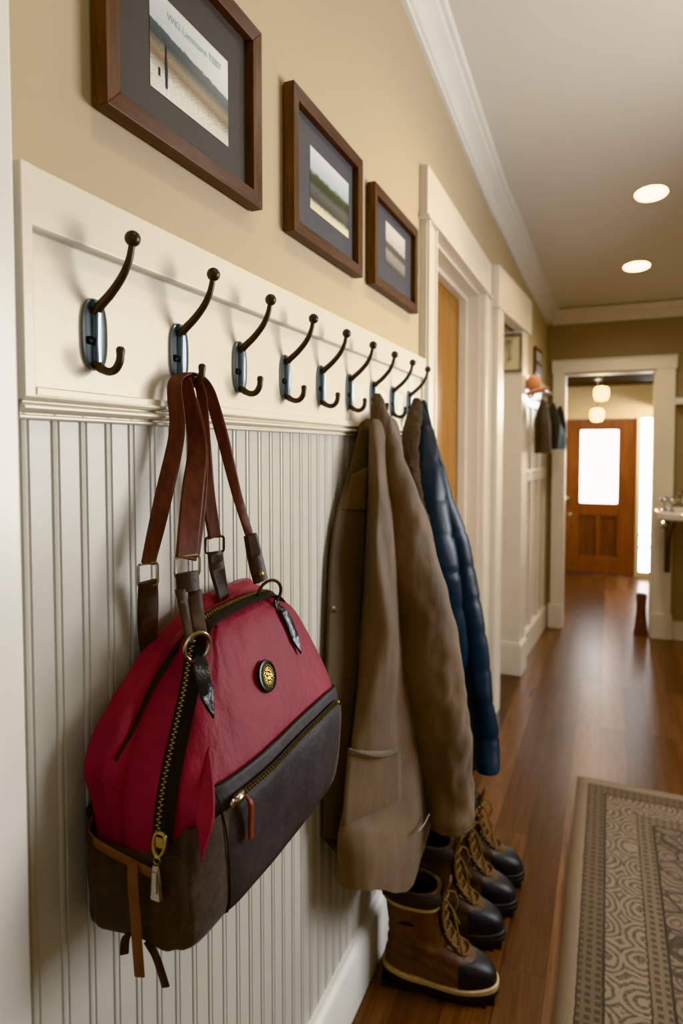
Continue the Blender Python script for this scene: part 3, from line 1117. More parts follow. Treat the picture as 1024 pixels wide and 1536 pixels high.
rl, fr, fl, rr = P(222, 848, .040), P(375, 806, .095), P(279, 838, .085), P(322, 806, .050)
tz = 1.5065
strap('handle', [rl + V((0, 0, .002)), rl.lerp(V((.044, HKY - .046, tz - .10)), .5) + V((0, -.002, 0)), (.044, HKY - .046, tz - .085), (.0385, HKY - .043, tz - .030), (.0345, HKY - .034, tz - .010), (.0345, HKY - .016, tz - .0005), (.0345, HKY + .004, tz + .001), (.0345, HKY + .022, tz - .002), (.037, HKY + .037, tz - .016), (.042, HKY + .045, tz - .040), (.054, HKY + .056, tz - .10), fr.lerp(V((.054, HKY + .048, tz - .10)), .45), fr],
      [V((.35, 1, 0)), V((.8, .6, 0)), V((1, .1, 0)), V((1, 0, 0)), V((1, 0, 0)), V((1, 0, 0)), V((1, 0, 0)), V((1, 0, 0)), V((1, 0, 0)), V((1, .1, 0)), V((.8, .5, 0)), V((.5, .8, 0)), V((.5, .8, 0))], [.020, .025, .023, .021, .022, .018, .013], n=80, label='wide brown webbing strap over the hook')
strap('handle', [fl, fl.lerp(V((.056, HKY - .012, tz - .08)), .5), (.056, HKY - .016, tz - .10), (.041, HKY - .017, tz - .024), (.0345, HKY - .012, tz - .0048), (.0345, HKY + .010, tz - .0048), (.041, HKY + .017, tz - .03), (.044, HKY + .017, tz - .10), rr.lerp(V((.040, HKY + .013, tz - .10)), .5), rr],
      [V((.35, 1, 0)), V((.7, .8, 0)), V((1, .5, 0)), V((1, 0, 0)), V((1, 0, 0)), V((1, 0, 0)), V((1, .1, 0)), V((.8, .5, 0)), V((.5, .9, 0)), V((.3, 1, 0))], [.031, .029, .022, .016, .016, .022, .023], n=80, label='inner reddish webbing strap')
# second layer beside the front strap leg
strap('handle_fold', [fl + V((.002, .018, .004)), fl.lerp(V((.058, HKY - .004, tz - .10)), .5) + V((.002, .012, 0)), (.058, HKY - .004, tz - .10), (.047, HKY - .010, tz - .034)], [V((.3, 1, 0)), V((.6, .8, 0)), V((1, .4, 0)), V((1, .1, 0))], [.014, .013, .011], t=.003, n=40)


def rect_ring(c, w, h, rot, mat='gunmetal', name='strap_ring'):
    q = V((math.sin(rot), math.cos(rot), 0))
    u = V((0, 0, 1))
    pts = []
    rr_ = .004
    for sx, sz, a0 in ((1, 1, 0), (-1, 1, 90), (-1, -1, 180), (1, -1, 270)):
        for a in (0, 45, 90):
            pts.append(c + q * (sx * (w / 2 - rr_) + rr_ * math.cos(R(a0 + a))) + u * (sz * (h / 2 - rr_) + rr_ * math.sin(R(a0 + a))))
    return obj(name, MB().tube(pts, .0019, 8, closed=True), mat, bag)


VD = R(40)
rect_ring(P(281, 849, .086), .034, .026, R(28), 'nickel')
rect_ring(P(222, 862, .040), .026, .030, R(28), 'nickel')
rect_ring(P(322, 817, .050), .030, .024, R(28))


def oring(c, r, u1, u2, mat='gunmetal'):
    return obj('strap_ring', MB().tube([c + (V(u1) * math.cos(a) + V(u2) * math.sin(a)) * r for a in [2 * math.pi * k / 24 for k in range(24)]], .0024, 10, closed=True), mat, bag)


# front-left: loop, two webbing bands down to the O ring, black tab
a = P(281, 872, .087)
strap('strap_keeper', [a + V((0, 0, .012)), a + V((.001, 0, -.013))], [V((.45, 1, 0))] * 2, .032, 'leather_brown', .009, 8, 'dark leather keeper')
o1 = P(296, 970, .128)
strap('strap_end', [P(270, 884, .088), P(279, 930, .105), P(285, 965, .124)], [V((.5, 1, 0))] * 3, [.014, .012, .010], 'leather_brown', .004, 20)
strap('strap_end', [P(292, 884, .089), P(296, 925, .105), P(301, 953, .122)], [V((.5, 1, 0))] * 3, [.019, .019, .018], 'leather_brown', .004, 20)
oring(o1, .0175, (.42, .9, 0), (.1, .0, 1), 'nickel')


def tab(p0, p1, w0, name='ring_tab'):
    n = 22
    pts, ws = [], []
    for i in range(n):
        f = i / (n - 1)
        p = V(p0).lerp(V(p1), f)
        p.x = max(p.x if f < .15 else 0, front_x(p.y, min(p.z, 1.163), .0055)) if p.z < 1.155 else p.x
        pts.append(p)
        ws.append(w0 * (.55 + .45 * min(1, f / .25)) if f < .7 else w0 * max(.06, (1 - f) / .3) ** .8)
    o = obj(name, MB().ribbon(pts, V((.15, 1, 0)), ws, .0035), 'leather_black', bag, label='pointed black leather tab')
    return o


tp = cr([o1 + V((.004, .002, -.013)), P(303, 1010, .148), P(310, 1040, .1605), P(320, 1077, .1690)], 22)
obj('ring_tab', MB().ribbon(tp, V((.25, 1, 0)), [.021 * (.6 + .4 * min(1, i / 5)) if i < 15 else .021 * max(.06, (21 - i) / 6.5) ** .8 for i in range(22)], .0035), 'leather_black', bag, label='pointed black leather tab')
# loose red fold hanging over the base beside the front corner
fp = cr([P(313, 1120, .1515), P(311, 1180, .168), P(307, 1240, .1815), P(303, 1292, .1865)], 20)
obj('canvas_fold', MB().ribbon(fp, V((.9, .45, 0)), [.002 + .019 * math.sin(min(1, i / 12) * 1.57) if i < 12 else .021 * max(.05, (19 - i) / 7.5) for i in range(20)], .004), 'red', bag)
# front-right: leather wrap with a rivet, O ring, black tab
b0, b1 = P(375, 806, .097), P(391, 872, .108)
strap('strap_keeper', [b0 + V((0, 0, .004)), b0.lerp(b1, .5), b1], [V((.5, .85, .2))] * 3, [.021, .025, .024], 'leather_brown', .009, 12, 'dark leather wrap')
rv = b0.lerp(b1, .82) + V((.0050, -.003, 0))
obj('rivet', MB().lathe(rv, (1, -.6, 0), [(.0042, 0), (.004, .002), (.002, .003)], 14), 'brass', bag)
o2 = P(404, 890, .116)
oring(o2, .0205, (.5, .85, 0), (.15, 0, 1), 'iron')
tab(o2 + V((.004, .012, -.012)), P(434, 978, .135), .019)
# rear-left and rear-right leather ends
strap('strap_end', [P(222, 872, .040), P(222, 905, .036), P(222, 950, .033), P(226, 985, .032)], [V((.35, 1, 0))] * 4, [.027, .030, .028, .024], 'leather_brown', .007, 24)
strap('strap_end', [P(322, 827, .050), P(326, 855, .055), P(332, 885, .062), P(338, 915, .07)], [V((.35, 1, 0))] * 4, [.026, .027, .022, .020], 'leather_brown', .006, 24)

# tan cord: round the near end, knotted to a hanging tie
pts = []
for x in zs(.030, .132, 24):
    z = .972 - .036 * ((x - .03) / .102) ** .8
    pts.append(V((x, end_y(x, min(z, .96), .0105, .0225, 6), z - .012)))
cord = obj('cord', MB().ribbon(pts, V((0, 0, 1)), .0105, .003), 'leather_tan', bag, label='tan leather cord round the gathered end')
tx = .106
pts = [V((tx + .010 * f, min(end_y(tx, max(.85, z), .014, .0225, 6), .556 if z > .86 else .556), z)) for f, z in [(i / 19, .938 - .128 * i / 19) for i in range(20)]]
obj('tie', MB().ribbon(pts, V((1, .2, 0)), .0125, .0028), 'leather_tan', cord, label='hanging tan tie end')
e = pts[-1]
obj('tie', MB().ribbon(cr([(tx + .004, .560, .848), (tx - .010, .556, .846), (tx - .018, .553, .838), (tx - .0195, .552, .820)], 16), V((.6, .6, .3)), .0100, .0026), 'leather_brown', cord, label='short curled tie end on the wall side')
obj('tie', MB().ribbon(cr([(tx + .010, .556, .842), (tx + .022, .556, .828), (tx + .029, .557, .810), (tx + .034, .558, .794)], 16), V((1, .2, .4)), .0100, .0026), 'leather_brown', cord, label='short tie end hanging to the front')
# little pocket label seam on the near end
pts = [V((x, end_y(x, .950, .0095, .0225, 6), .950 - .006 * math.sin((x - .1) * 40))) for x in zs(.098, .165, 14)]
obj('end_pocket_seam', MB().tube(pts, .0009, 6), 'leather_brown', bag)

# ------------------------------------------------------------------ hanging coats
def folds(p, amp, f, fz, seed):
    return amp * (nz(p.x * f + seed, p.y * f, p.z * fz) + .5 * nz(p.x * f * 2.1, p.y * f * 2.1 + seed, p.z * fz * 2.2))


def px_loft(rows, nr, nk, seed=0.0, amp=.004, f=18, fz=4, cap=True):
    """loft through loops of measured points: rows of closed control loops, resampled both ways"""
    loops = [cr(r, nk, True) for r in rows]
    cols = [cr([lp[k] for lp in loops], nr) for k in range(nk)]
    rings = []
    for i in range(nr):
        r = [cols[k][i].copy() for k in range(nk)]
        c = sum(r, V()) / nk
        out = []
        for p in r:
            d = p - c
            d.z = 0
            if d.length > 1e-6:
                d.normalize()
            a = min(1, i / nr * 3 + .1)
            q = p + d * folds(p, amp * a, f, fz, seed)
            q.x = max(q.x, .031 if q.z > 1.41 else .016)
            out.append(q)
        rings.append(out)
    return rings


def body_loop(L, row_l, crease, row_c, edge, mid, right, row, xs, wid):
    """L: wall-side left px; crease, front edge, middle and right px on row; xs: depths"""
    a = P(L, row_l, xs[0])
    b = P(L + (crease - L) * .55, row_l + (row_c - row_l) * .5, xs[1])
    c = P(crease, row_c, xs[2])
    d = P(edge, row, xs[3])
    e = P(mid, row, xs[4])
    f = P(right, row, xs[5])
    zz = f.z
    g = V((f.x * .75, f.y + wid * .45, zz + .01))
    xb = .034 if zz > 1.40 else .02
    h = V((xb + .01, a.y + wid, zz + .01))
    i = V((xb, a.y + wid * .5, a.z))
    return [a, b, c, d, e, f, g, h, i]


coat = thing('tan_coat', 'long tan waxed cotton coat with a patch pocket, hanging from the seventh hook', 'coat', (.1, 1.5, .43))
rows = [
    body_loop(548, 628, 557, 629, 560, 572, 586, 627, (.036, .043, .054, .068, .080, .076), .08),
    body_loop(534, 645, 553, 648, 557, 574, 594, 640, (.026, .036, .055, .074, .090, .085), .17),
    body_loop(524, 700, 551, 702, 555, 572, 600, 696, (.024, .035, .056, .078, .105, .105), .24),
    body_loop(508, 760, 549, 762, 554, 568, 592, 758, (.022, .035, .056, .080, .110, .125), .30),
    body_loop(497, 830, 545, 832, 550, 564, 588, 830, (.022, .034, .056, .082, .115, .135), .33),
    body_loop(493, 920, 541, 920, 546, 566, 592, 920, (.022, .032, .055, .082, .120, .145), .36),
    body_loop(490, 1010, 536, 1010, 540, 570, 606, 1010, (.022, .032, .054, .082, .124, .150), .38),
    body_loop(488, 1100, 527, 1100, 531, 574, 622, 1100, (.022, .032, .052, .082, .128, .155), .40),
    body_loop(486, 1190, 519, 1190, 523, 578, 638, 1180, (.022, .032, .050, .081, .132, .165), .42),
    body_loop(487, 1251, 514, 1256, 515, 580, 645, 1225, (.022, .031, .048, .080, .136, .172), .43),
    body_loop(489, 1254, 510, 1275, 510, 575, 640, 1252, (.024, .034, .050, .079, .138, .172), .42),
    body_loop(492, 1256, 509, 1290, 509, 566, 630, 1285, (.026, .036, .052, .078, .136, .168), .41),
    body_loop(496, 1258, 509, 1300, 510, 560, 615, 1333, (.028, .038, .054, .077, .132, .160), .40),
]
NK = 96
rings = px_loft(rows, 110, NK, 2.0, .011, 15, 3.2)
# material split: left front panel (tan, shade in its colour) / right body
mb = MB()
mb.loft(rings, True, False, True)
body = obj('body', mb, 'tan', coat, angle=70, label='tan coat body')


# left front panel edge, flap, buttons
def strip(name, pl, pr, mat, parent, lift, n=24, m=6, thick=.003, label=None, bulge=.0, fade=False):
    """sheet between two measured polylines"""
    a, b = cr(pl, n), cr(pr, n)
    rws = []
    for i in range(n):
        k = 1 - 1.25 * (i / (n - 1)) ** 1.5 if fade else 1
        rws.append([a[i].lerp(b[i], j / (m - 1)) + lift * k * (1 + bulge * math.sin(math.pi * j / (m - 1))) for j in range(m)])
    return obj(name, MB().loft(rws, False, False, False), mat, parent, solid=thick, angle=60, label=label)


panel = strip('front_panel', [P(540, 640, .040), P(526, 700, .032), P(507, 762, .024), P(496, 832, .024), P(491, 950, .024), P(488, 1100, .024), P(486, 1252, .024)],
              [P(556, 645, .054), P(551, 702, .055), P(549, 765, .055), P(544, 834, .055), P(539, 950, .054), P(527, 1100, .051), P(513, 1256, .047)], 'tan_dark', coat, V((.002, -.008, 0)), 60, 10, .003, 'tan front panel with buttons, shade put into its colour', .3)
strip('chest_flap', [P(529, 712, .034), P(521, 738, .030), P(514, 764, .028)], [P(553, 700, .062), P(552, 732, .060), P(551, 764, .058)], 'tan', coat, V((.003, -.016, 0)), 14, 6, .004, 'folded chest flap')
for bx, by, xx in ((501, 912, .032), (507, 1088, .046)):
    c = P(bx, by, xx) + V((.004, -.012, 0))
    obj('button', MB().lathe(c, (.5, -1, 0), [(.007, 0), (.0075, .002), (.005, .003), (.001, .0026)], 16), 'nickel', coat)
# collar bunched on the hook
def limb(rows, xs, depth=.75, n=80, k=40, amp=.004, seed=1.0, f=22, fz=5, quilt=None, xmin=.016):
    cs, hs = [], []
    for (y, l, r), x in zip(rows, xs):
        m = P((l + r) / 2, y, x)
        zc = (m - CAM).dot(FW)
        h = RT * ((r - l) / 2 / F * zc)
        cs.append(m)
        hs.append(V((h.length, 0, 0)))
    C_, H_ = cr(cs, n), cr(hs, n)
    rings = []
    dv = V((-FW.x, -FW.y, 0)).normalized()
    for i in range(n):
        r = []
        hw = H_[i].x
        for j in range(k):
            q = 2 * math.pi * j / k
            g = 1.0
            if quilt:
                ph = (C_[i].z / quilt) % 1.0
                ph = min(ph, 1 - ph)
                g = 1 - .085 * math.exp(-(ph / .07) ** 2)
            p = C_[i] + RT * (hw * math.cos(q) * g) + dv * (hw * depth * math.sin(q) * g)
            d = (RT * math.cos(q) + dv * math.sin(q))
            a = amp(i / n) if callable(amp) else amp
            p = p + d * folds(p, min(a, hw * .3), f, fz, seed)
            p.x = max(p.x, xmin)
            r.append(p)
        rings.append(r)
    return rings


rg = limb([(590, 563, 569), (593, 559, 573), (602, 555, 577), (614, 550, 581), (630, 545, 587), (655, 543, 592)], [.071, .071, .072, .073, .074, .076], .32, 40, 40, .003, 5.0, 60, 14, None, .0615)
obj('collar', MB().loft(rg, True, True), 'tan', coat, angle=80, label='bunched collar over the hook')
obj('hanging_loop', MB().tube(cr([(.062, 1.515, 1.485), (.044, 1.560, 1.492), (.0355, 1.572, 1.500), (.0355, 1.581, 1.5025), (.0355, 1.590, 1.499), (.046, 1.600, 1.484), (.064, 1.560, 1.470)], 30), .0016, 6), 'tan_dark', coat)
# patch pocket on the lit side
strip('pocket', [P(522, 1118, .0845), P(517, 1180, .0845), P(513, 1235, .084), P(514, 1225, .083)], [P(599, 1118, .149), P(600, 1160, .151), P(601, 1195, .153), P(601, 1200, .153)], 'tan', coat, V((.007, -.016, 0)), 20, 14, .002, 'large patch pocket', .5, True)
obj('pocket_hem', MB().tube([p + V((.009, -.020, 0)) for p in cr([P(522, 1116, .086), P(545, 1124, .108), P(572, 1127, .132), P(599, 1118, .150)], 24)], .003, 8), 'tan_dark', coat)


# sleeve
rows = [(618, 567, 577), (660, 568, 598), (700, 569, 611), (760, 570, 635), (830, 571, 656), (900, 580, 673), (950, 588, 685), (1000, 593, 692), (1050, 601, 699), (1100, 613, 704), (1150, 627, 708), (1195, 637, 711), (1224, 644, 710), (1240, 650, 704)]
xs = [.075, .098, .115, .135, .155, .172, .180, .188, .195, .203, .212, .222, .23, .232]
rg = limb(rows, xs, .8, 140, 64, lambda u: .007 + .012 * max(0, u - .45), 4.0, 17, 10)
sl = obj('sleeve', MB().loft(rg, True, False), 'tan', coat, angle=70, label='sleeve hanging in front')
cuff = [[c + (p - c) * s for p in rg[k]] for k, s in ((-8, 1.03), (-6, 1.05), (-3, 1.05), (-1, 1.02), (-1, .80)) for c in [sum(rg[k], V()) / 64]]
obj('cuff', MB().loft(cuff, False, True), 'tan', coat, angle=70)
obj('reflective_strip', MB().ribbon(cr([P(627, 1247, .185), P(636, 1236, .186), P(643, 1222, .187)], 8), V((.4, -.2, .9)), .006, .003), 'reflect', coat, label='pale strip at the hem edge')

# navy puffer jacket behind it
jk = thing('puffer_jacket', 'navy quilted puffer jacket with fuzzy lining, on the last hook by the door casing', 'jacket', (.12, 1.92, .42))
Q = .105
rows = [(606, 630, 634), (612, 627, 637), (650, 622, 652), (700, 616, 660), (760, 612, 672), (830, 612, 684), (900, 620, 694), (1000, 640, 704), (1080, 660, 712), (1150, 674, 718)]
xs = [.066, .068, .085, .10, .115, .13, .14, .15, .155, .16]
rg = limb(rows, xs, .65, 110, 44, .004, 6.0, 14, 5, Q)
obj('body', MB().loft(rg, True, True), 'navy', jk, angle=80)
rows = [(600, 633, 637), (606, 631, 640), (640, 636, 649), (690, 643, 664), (745, 650, 680), (800, 657, 700), (860, 667, 714), (920, 678, 724), (1000, 692, 735), (1045, 698, 739), (1100, 706, 747), (1145, 711, 749), (1157, 714, 747)]
xs = [.070, .072, .09, .115, .14, .165, .185, .205, .228, .24, .255, .267, .27]
rg = limb(rows, xs, .8, 120, 44, .0035, 3.0, 14, 5, Q)
obj('sleeve', MB().loft(rg, True, True), 'navy', jk, angle=80)
rows = [(597, 621, 627), (602, 616, 632), (614, 610, 634), (640, 604, 631), (690, 602, 628), (740, 605, 634), (790, 622, 645), (830, 636, 650)]
xs = [.068, .068, .070, .078, .088, .10, .112, .12]
rg = limb(rows, xs, .5, 70, 44, .006, 8.0, 50, 30, None, .058)
obj('lining', MB().loft(rg, True, True), 'fleece', jk, angle=80, label='fuzzy grey-brown lining turned out at the collar')

# ------------------------------------------------------------------ boots: toe along +x, heel at the wall
BO = [(0, 0, .285, .050), (.03, -.002, .288, .053), (.045, -.001, .287, .0535), (.06, 0, .284, .053), (.075, .002, .275, .0515), (.088, .004, .257, .049), (.10, .006, .226, .047), (.115, .008, .192, .045),
      (.135, .009, .160, .0425), (.16, .008, .148, .0435), (.20, .003, .142, .046), (.235, -.002, .142, .049), (.262, -.004, .146, .051)]


def boot_pt(q, z, grow=0.0):
    x0, x1, w = interp(BO, z)
    c, s = math.cos(q), math.sin(q)
    e = 2.5
    u = math.copysign(abs(c) ** (2 / e), c)
    x = (x0 + x1) / 2 + ((x1 - x0) / 2 + grow) * u
    f = (x - x0) / max(x1 - x0, .01)
    # waist of the foot: narrower under the arch, wider at the ball
    k = 1.0
    if z < .12:
        k = 1 - .12 * math.exp(-((f - .38) / .16) ** 2) + .05 * math.exp(-((f - .72) / .15) ** 2) - .06 * math.exp(-(f / .2) ** 2)
    y = (w * k + grow) * math.copysign(abs(s) ** (2 / e), s)
    return V((x, y, z))


def wrk(p):
    a = math.exp(-((p.z - .10) / .05) ** 2)
    return .0045 * nz(p.x * 20, p.y * 20, p.z * 32) * (.6 + a) + .002 * a * math.sin(p.z * 190 + p.x * 40)


def make_boot(name, label, leather, mid, trim, tonguem='tongue'):
    t = thing(name, label, 'boot', (0, 0, 0), 'pairs of laced work boots along the wall')
    n = 64
    rings = []
    for z in zs(.036, .262, 70):
        r = []
        for k in range(n):
            q = 2 * math.pi * k / n
            p = boot_pt(q, z)
            x0, x1, w = interp(BO, z)
            d = V((math.cos(q), math.sin(q), 0))
            if p.x < .20:
                p = p + d * wrk(p)
            r.append(p)
        rings.append(r)
    # inside of the shaft
    c = sum(rings[-1], V()) / n
    rings.append([c + (p - c) * .86 + V((0, 0, .001)) for p in rings[-1]])
    ins = [[c + (p - c) * .85 + V((0, 0, dz)) for p in rings[-2]] for dz in (0, -.05, -.09)]
    upper = obj('upper', MB().loft(rings, False, False), leather, t, angle=60)
    obj('lining', MB().loft(ins, False, True), 'lining', t)
    # toe cap: its own shell over the front of the foot
    mb = MB()
    rows = []
    for z in zs(.030, .0955, 24):
        r = []
        for k in range(41):
            q = -math.pi / 2 + math.pi * k / 40
            q *= .99
            p = boot_pt(q, z, .0025)
            lim = .196 + .012 * math.cos((p.y / .05) * 1.5)
            if p.x < lim:
                # stop the shell along a clean edge
                p.x = lim
                w = interp(BO, z)
                f = (lim - w[0]) / (w[1] - w[0])
                cc = max(-1, min(1, f * 2 - 1))
                yy = (w[2] * 1.05 + .0025) * max(0, 1 - abs(cc) ** 2.5) ** .4
                p.y = math.copysign(yy, p.y)
            r.append(p)
        rows.append(r)
    top = rows[-1]
    cc = sum(top, V()) / len(top)
    rows.append([cc + (p - cc) * .5 + V((0, 0, .0025)) for p in top])
    rows.append([cc + (p - cc) * .03 + V((0, 0, .003)) for p in top])
    mb.loft(rows, False, False, False)
    obj('toe_cap', mb, 'rubber', t, angle=70, label='smooth black toe cap')
    # midsole band and lugged sole
    rings = [[boot_pt(2 * math.pi * k / n, .04, g) * 1 for k in range(n)] for g in (.002, .0062, .0065, .003)]
    for r, z in zip(rings, (.027, .029, .0395, .0425)):
        for p in r:
            p.z = z + .006 * math.exp(-((p.x - .02) / .06) ** 2) + .004 * max(0, (p.x - .2) / .09) ** 2
    obj('midsole', MB().loft(rings, True, True), mid, t, angle=50)
    rings = []
    for z, g in ((.017, .001), (.018, .0065), (.030, .0075), (.034, .004)):
        r = []
        for k in range(n):
            p = boot_pt(2 * math.pi * k / n, .04, g)
            r.append(V((p.x, p.y, z + .006 * math.exp(-((p.x - .02) / .06) ** 2) * (z > .02))))
        rings.append(r)
    sole = MB().loft(rings, True, True)
    for x0, x1 in ((-.006, .082), (.118, .288)):
        for i in range(int((x1 - x0) / .021)):
            xa = x0 + i * .021
            fa = boot_pt(0, .04)
            ww = .046 if xa < .1 else .050
            if xa > .235:
                ww = .050 * max(.2, 1 - ((xa - .225) / .07) ** 2)
            for sgn in (-1, 1):
                sole.box((xa + .002, sgn * ww * .12, 0), (xa + .019, sgn * ww, .019))
        if x0 < 0:
            sole.box((x0 + .001, -.043, .006), (x1, .043, .019))
    obj('sole', sole, 'sole', t, smooth=False, label='thick lugged black sole')
    # padded collar
    ring = [boot_pt(2 * math.pi * k / 40, .258, .002) for k in range(40)]
    pts = [p for p in ring]
    mb = MB()
    rr = []
    for dz, g in ((-.030, .001), (-.024, .006), (-.012, .0085), (0, .0075), (.008, .003), (.009, -.004), (.003, -.009), (-.02, -.010)):
        rr.append([boot_pt(2 * math.pi * k / 48, .258, g) + V((0, 0, dz + .010 * math.cos(2 * math.pi * k / 48 + math.pi) * .6)) for k in range(48)])
    mb.loft(rr, False, False)
    obj('collar', mb, 'padding', t, label='dark padded collar')
    rr = [[boot_pt(2 * math.pi * k / 48, .226, g) + V((0, 0, dz + .006 * math.cos(2 * math.pi * k / 48 + math.pi))) for k in range(48)] for dz, g in ((-.006, .001), (-.005, .0045), (.004, .0045), (.006, .001))]
    obj('collar_trim', MB().loft(rr, False, False), trim, t)
    # tongue rising out of the front opening
    pts = cr([(.232, 0, .094), (.200, 0, .110), (.172, 0, .133), (.155, 0, .17), (.150, 0, .22), (.156, 0, .262), (.170, 0, .288)], 30)
    wv = [.030] * 6 + [.036] * 16 + [.046] * 6 + [.040, .030]
    obj('tongue', MB().ribbon(pts, V((0, 1, 0)), wv, .007), tonguem, t)
    # eyelets and zigzag lace
    spine = cr([(.214, 0, .105), (.190, 0, .121), (.171, 0, .142), (.160, 0, .172), (.156, 0, .205), (.158, 0, .238)], 7)
    ey = MB()
    path = []
    for i, p in enumerate(spine):
        h = .021 + .003 * i / 6
        for s in (-1, 1):
            e_ = V((p.x - .006, s * h, p.z - .002))
            obj('eyelet', MB().lathe(e_, (.7, s * .5, .5), [(.0046, 0), (.0044, .0025), (.002, .003)], 12), 'gunmetal', t)
        s = 1 if i % 2 else -1
        path += [V((p.x - .003, -s * h, p.z)), V((p.x + .006, 0, p.z + .007)), V((p.x - .003, s * h, p.z + .004))]
    lc = MB().tube(cr(path, 120), .0028, 8)
    path2 = [V((p.x, -p.y, p.z + .002)) for p in path]
    lc.tube(cr(path2, 120), .0028, 8)
    lc.tube(cr([(.160, -.018, .240), (.178, -.026, .222), (.190, -.034, .180), (.197, -.038, .150), (.208, -.043, .115)], 30), .0026, 8)
    lc.tube(cr([(.160, .018, .240), (.178, .024, .235), (.186, .028, .205), (.178, .026, .180), (.190, .034, .145)], 30), .0026, 8)
    obj('lace', lc, 'lace', t)
    # pull loop at the heel
    obj('pull_loop', MB().ribbon(cr([(-.006, 0, .215), (-.014, 0, .245), (-.010, 0, .275), (.004, 0, .27), (.008, 0, .25)], 16), V((0, 1, 0)), .014, .003), 'padding', t)
    return t


b1 = make_boot('work_boot', 'brown leather boot with cream sole line and black toe, nearest the camera', 'boot', 'midsole', 'midsole')
b2 = make_boot('work_boot', 'dark laced boot directly behind the cream-soled one, second from the camera', 'boot_dark', 'midsole_dark', 'padding')
b3 = make_boot('work_boot', 'dark boot with a rust collar band, third from the camera', 'boot_dark', 'midsole_dark', 'orange_trim')
b4 = copy_tree(b2)
b4['label'] = 'farthest dark laced boot, last in the row from the camera'
for b, y, x, rz in ((b1, 1.556, .064, 8), (b2, 1.760, .052, 5), (b3, 1.905, .066, 3), (b4, 2.040, .070, 4)):
    b.location = (x, y, .001)
    b.rotation_euler = (0, 0, R(rz))

# ------------------------------------------------------------------ rug, lamps and the far end of the hall
t = NT('persian_rug_pile')
o = t.obj()
sp = t.n('ShaderNodeSeparateXYZ', {0: o})
u, v = sp.outputs[0], t.math('MULTIPLY', sp.outputs[1], -1)
dd = t.math('MINIMUM', u, v)                       # distance from the left and far edges
dn = t.math('ADD', dd, t.math('MULTIPLY', t.math('SUBTRACT', t.noise(o, 60, 2), .5), .006))
ground = t.ramp(dn, [(0, 'AB997F'), (.040, '2E2A26'), (.046, '7A6C58'), (.105, '3A332C'), (.110, 'A99A83'), (.215, '3C352E'), (.221, '8C7C66'), (.268, '2C2824'), (.276, '9C8E7A')], 'CONSTANT')
# small repeated motif in the guard stripes
vz = t.n('ShaderNodeTexVoronoi', {'Vector': t.map(o, (42, 42, 1)), 'Scale': 1, 'Randomness': .12}, distance='CHEBYCHEV').outputs['Distance']
guard = t.math('LESS_THAN', vz, .28)
# rosettes in the main border and field
ds = t.n('ShaderNodeVectorMath', {0: o, 1: t.n('ShaderNodeVectorMath', {0: t.n('ShaderNodeTexNoise', {'Vector': o, 'Scale': 13, 'Detail': 3}).outputs['Color'], 1: (.045, .045, 0)}, operation='MULTIPLY').outputs[0]}, operation='ADD').outputs[0]
vr = t.n('ShaderNodeTexVoronoi', {'Vector': t.map(ds, (9.2, 9.2, 1)), 'Scale': 1, 'Randomness': .25}).outputs['Distance']
ringp = t.math('GREATER_THAN', t.math('ADD', t.math('SINE', t.math('MULTIPLY', vr, 40)), t.math('MULTIPLY', t.math('SUBTRACT', t.noise(o, 70, 2), .5), 2.5)), .1)
ve = t.n('ShaderNodeTexVoronoi', {'Vector': t.map(ds, (13, 13, 1)), 'Scale': 1, 'Randomness': .9}, feature='DISTANCE_TO_EDGE').outputs['Distance']
vine = t.math('LESS_THAN', ve, .05)
fine = t.math('GREATER_THAN', t.noise(o, 150, 3, .7), .5)
infield = t.math('GREATER_THAN', dn, .276)
inmain = t.math('MULTIPLY', t.math('GREATER_THAN', dn, .11), t.math('LESS_THAN', dn, .215))
ing = t.math('MULTIPLY', t.math('GREATER_THAN', dn, .046), t.math('LESS_THAN', dn, .268))
ing = t.math('SUBTRACT', ing, inmain)
c = ground
c = t.mix(t.math('MULTIPLY', t.math('MULTIPLY', inmain, ringp), t.math('MULTIPLY_ADD', fine, .35, .5)), c, '3E352F')
c = t.mix(t.math('MULTIPLY', t.math('MULTIPLY', ing, guard), .75), c, '3A322B')
c = t.mix(t.math('MULTIPLY', t.math('MULTIPLY', infield, ringp), .65), c, '3E352F')
c = t.mix(t.math('MULTIPLY', t.math('MULTIPLY', infield, vine), .8), c, '2A2624')
c = t.mix(t.math('MULTIPLY', t.math('MULTIPLY', infield, fine), .35), c, '6B5446')
c = t.mix(t.math('MULTIPLY', t.noise(o, 5, 3), .3), c, '857563')
t.set(Base_Color=t.mix(1.0, c, 'D8D2CC', 'MULTIPLY'), Roughness=.95, Sheen_Weight=.15)
t.bump(t.noise(o, 380, 2), .6, .004)
M['rug'] = t.m
mb = MB()
rings = []
NU = 24
x0, x1, y0, y1 = .0, 1.05, -2.45, 0.0
nxs, nys = 22, 44
vs, fs = [], []
for i in range(nxs + 1):
    for j in range(nys + 1):
        x, y = x1 * i / nxs, -2.45 * j / nys
        vs.append((x, y, .009 + .0012 * nz(x * 6, y * 6, 0)))
for i in range(nxs):
    for j in range(nys):
        a = i * (nys + 1) + j
        fs.append((a, a + 1, a + nys + 2, a + nys + 1))
mb.add(vs, fs)
rg_ = obj('rug', mb, 'rug', None, solid=.008)
# turned so that the pattern is measured from the left and far edges
rg_.location = (.492, 2.818, 0)
rg_.rotation_euler = (0, 0, 0)
tag(rg_, 'worn beige and charcoal patterned rug with a plain beige border on the wood floor', 'rug')


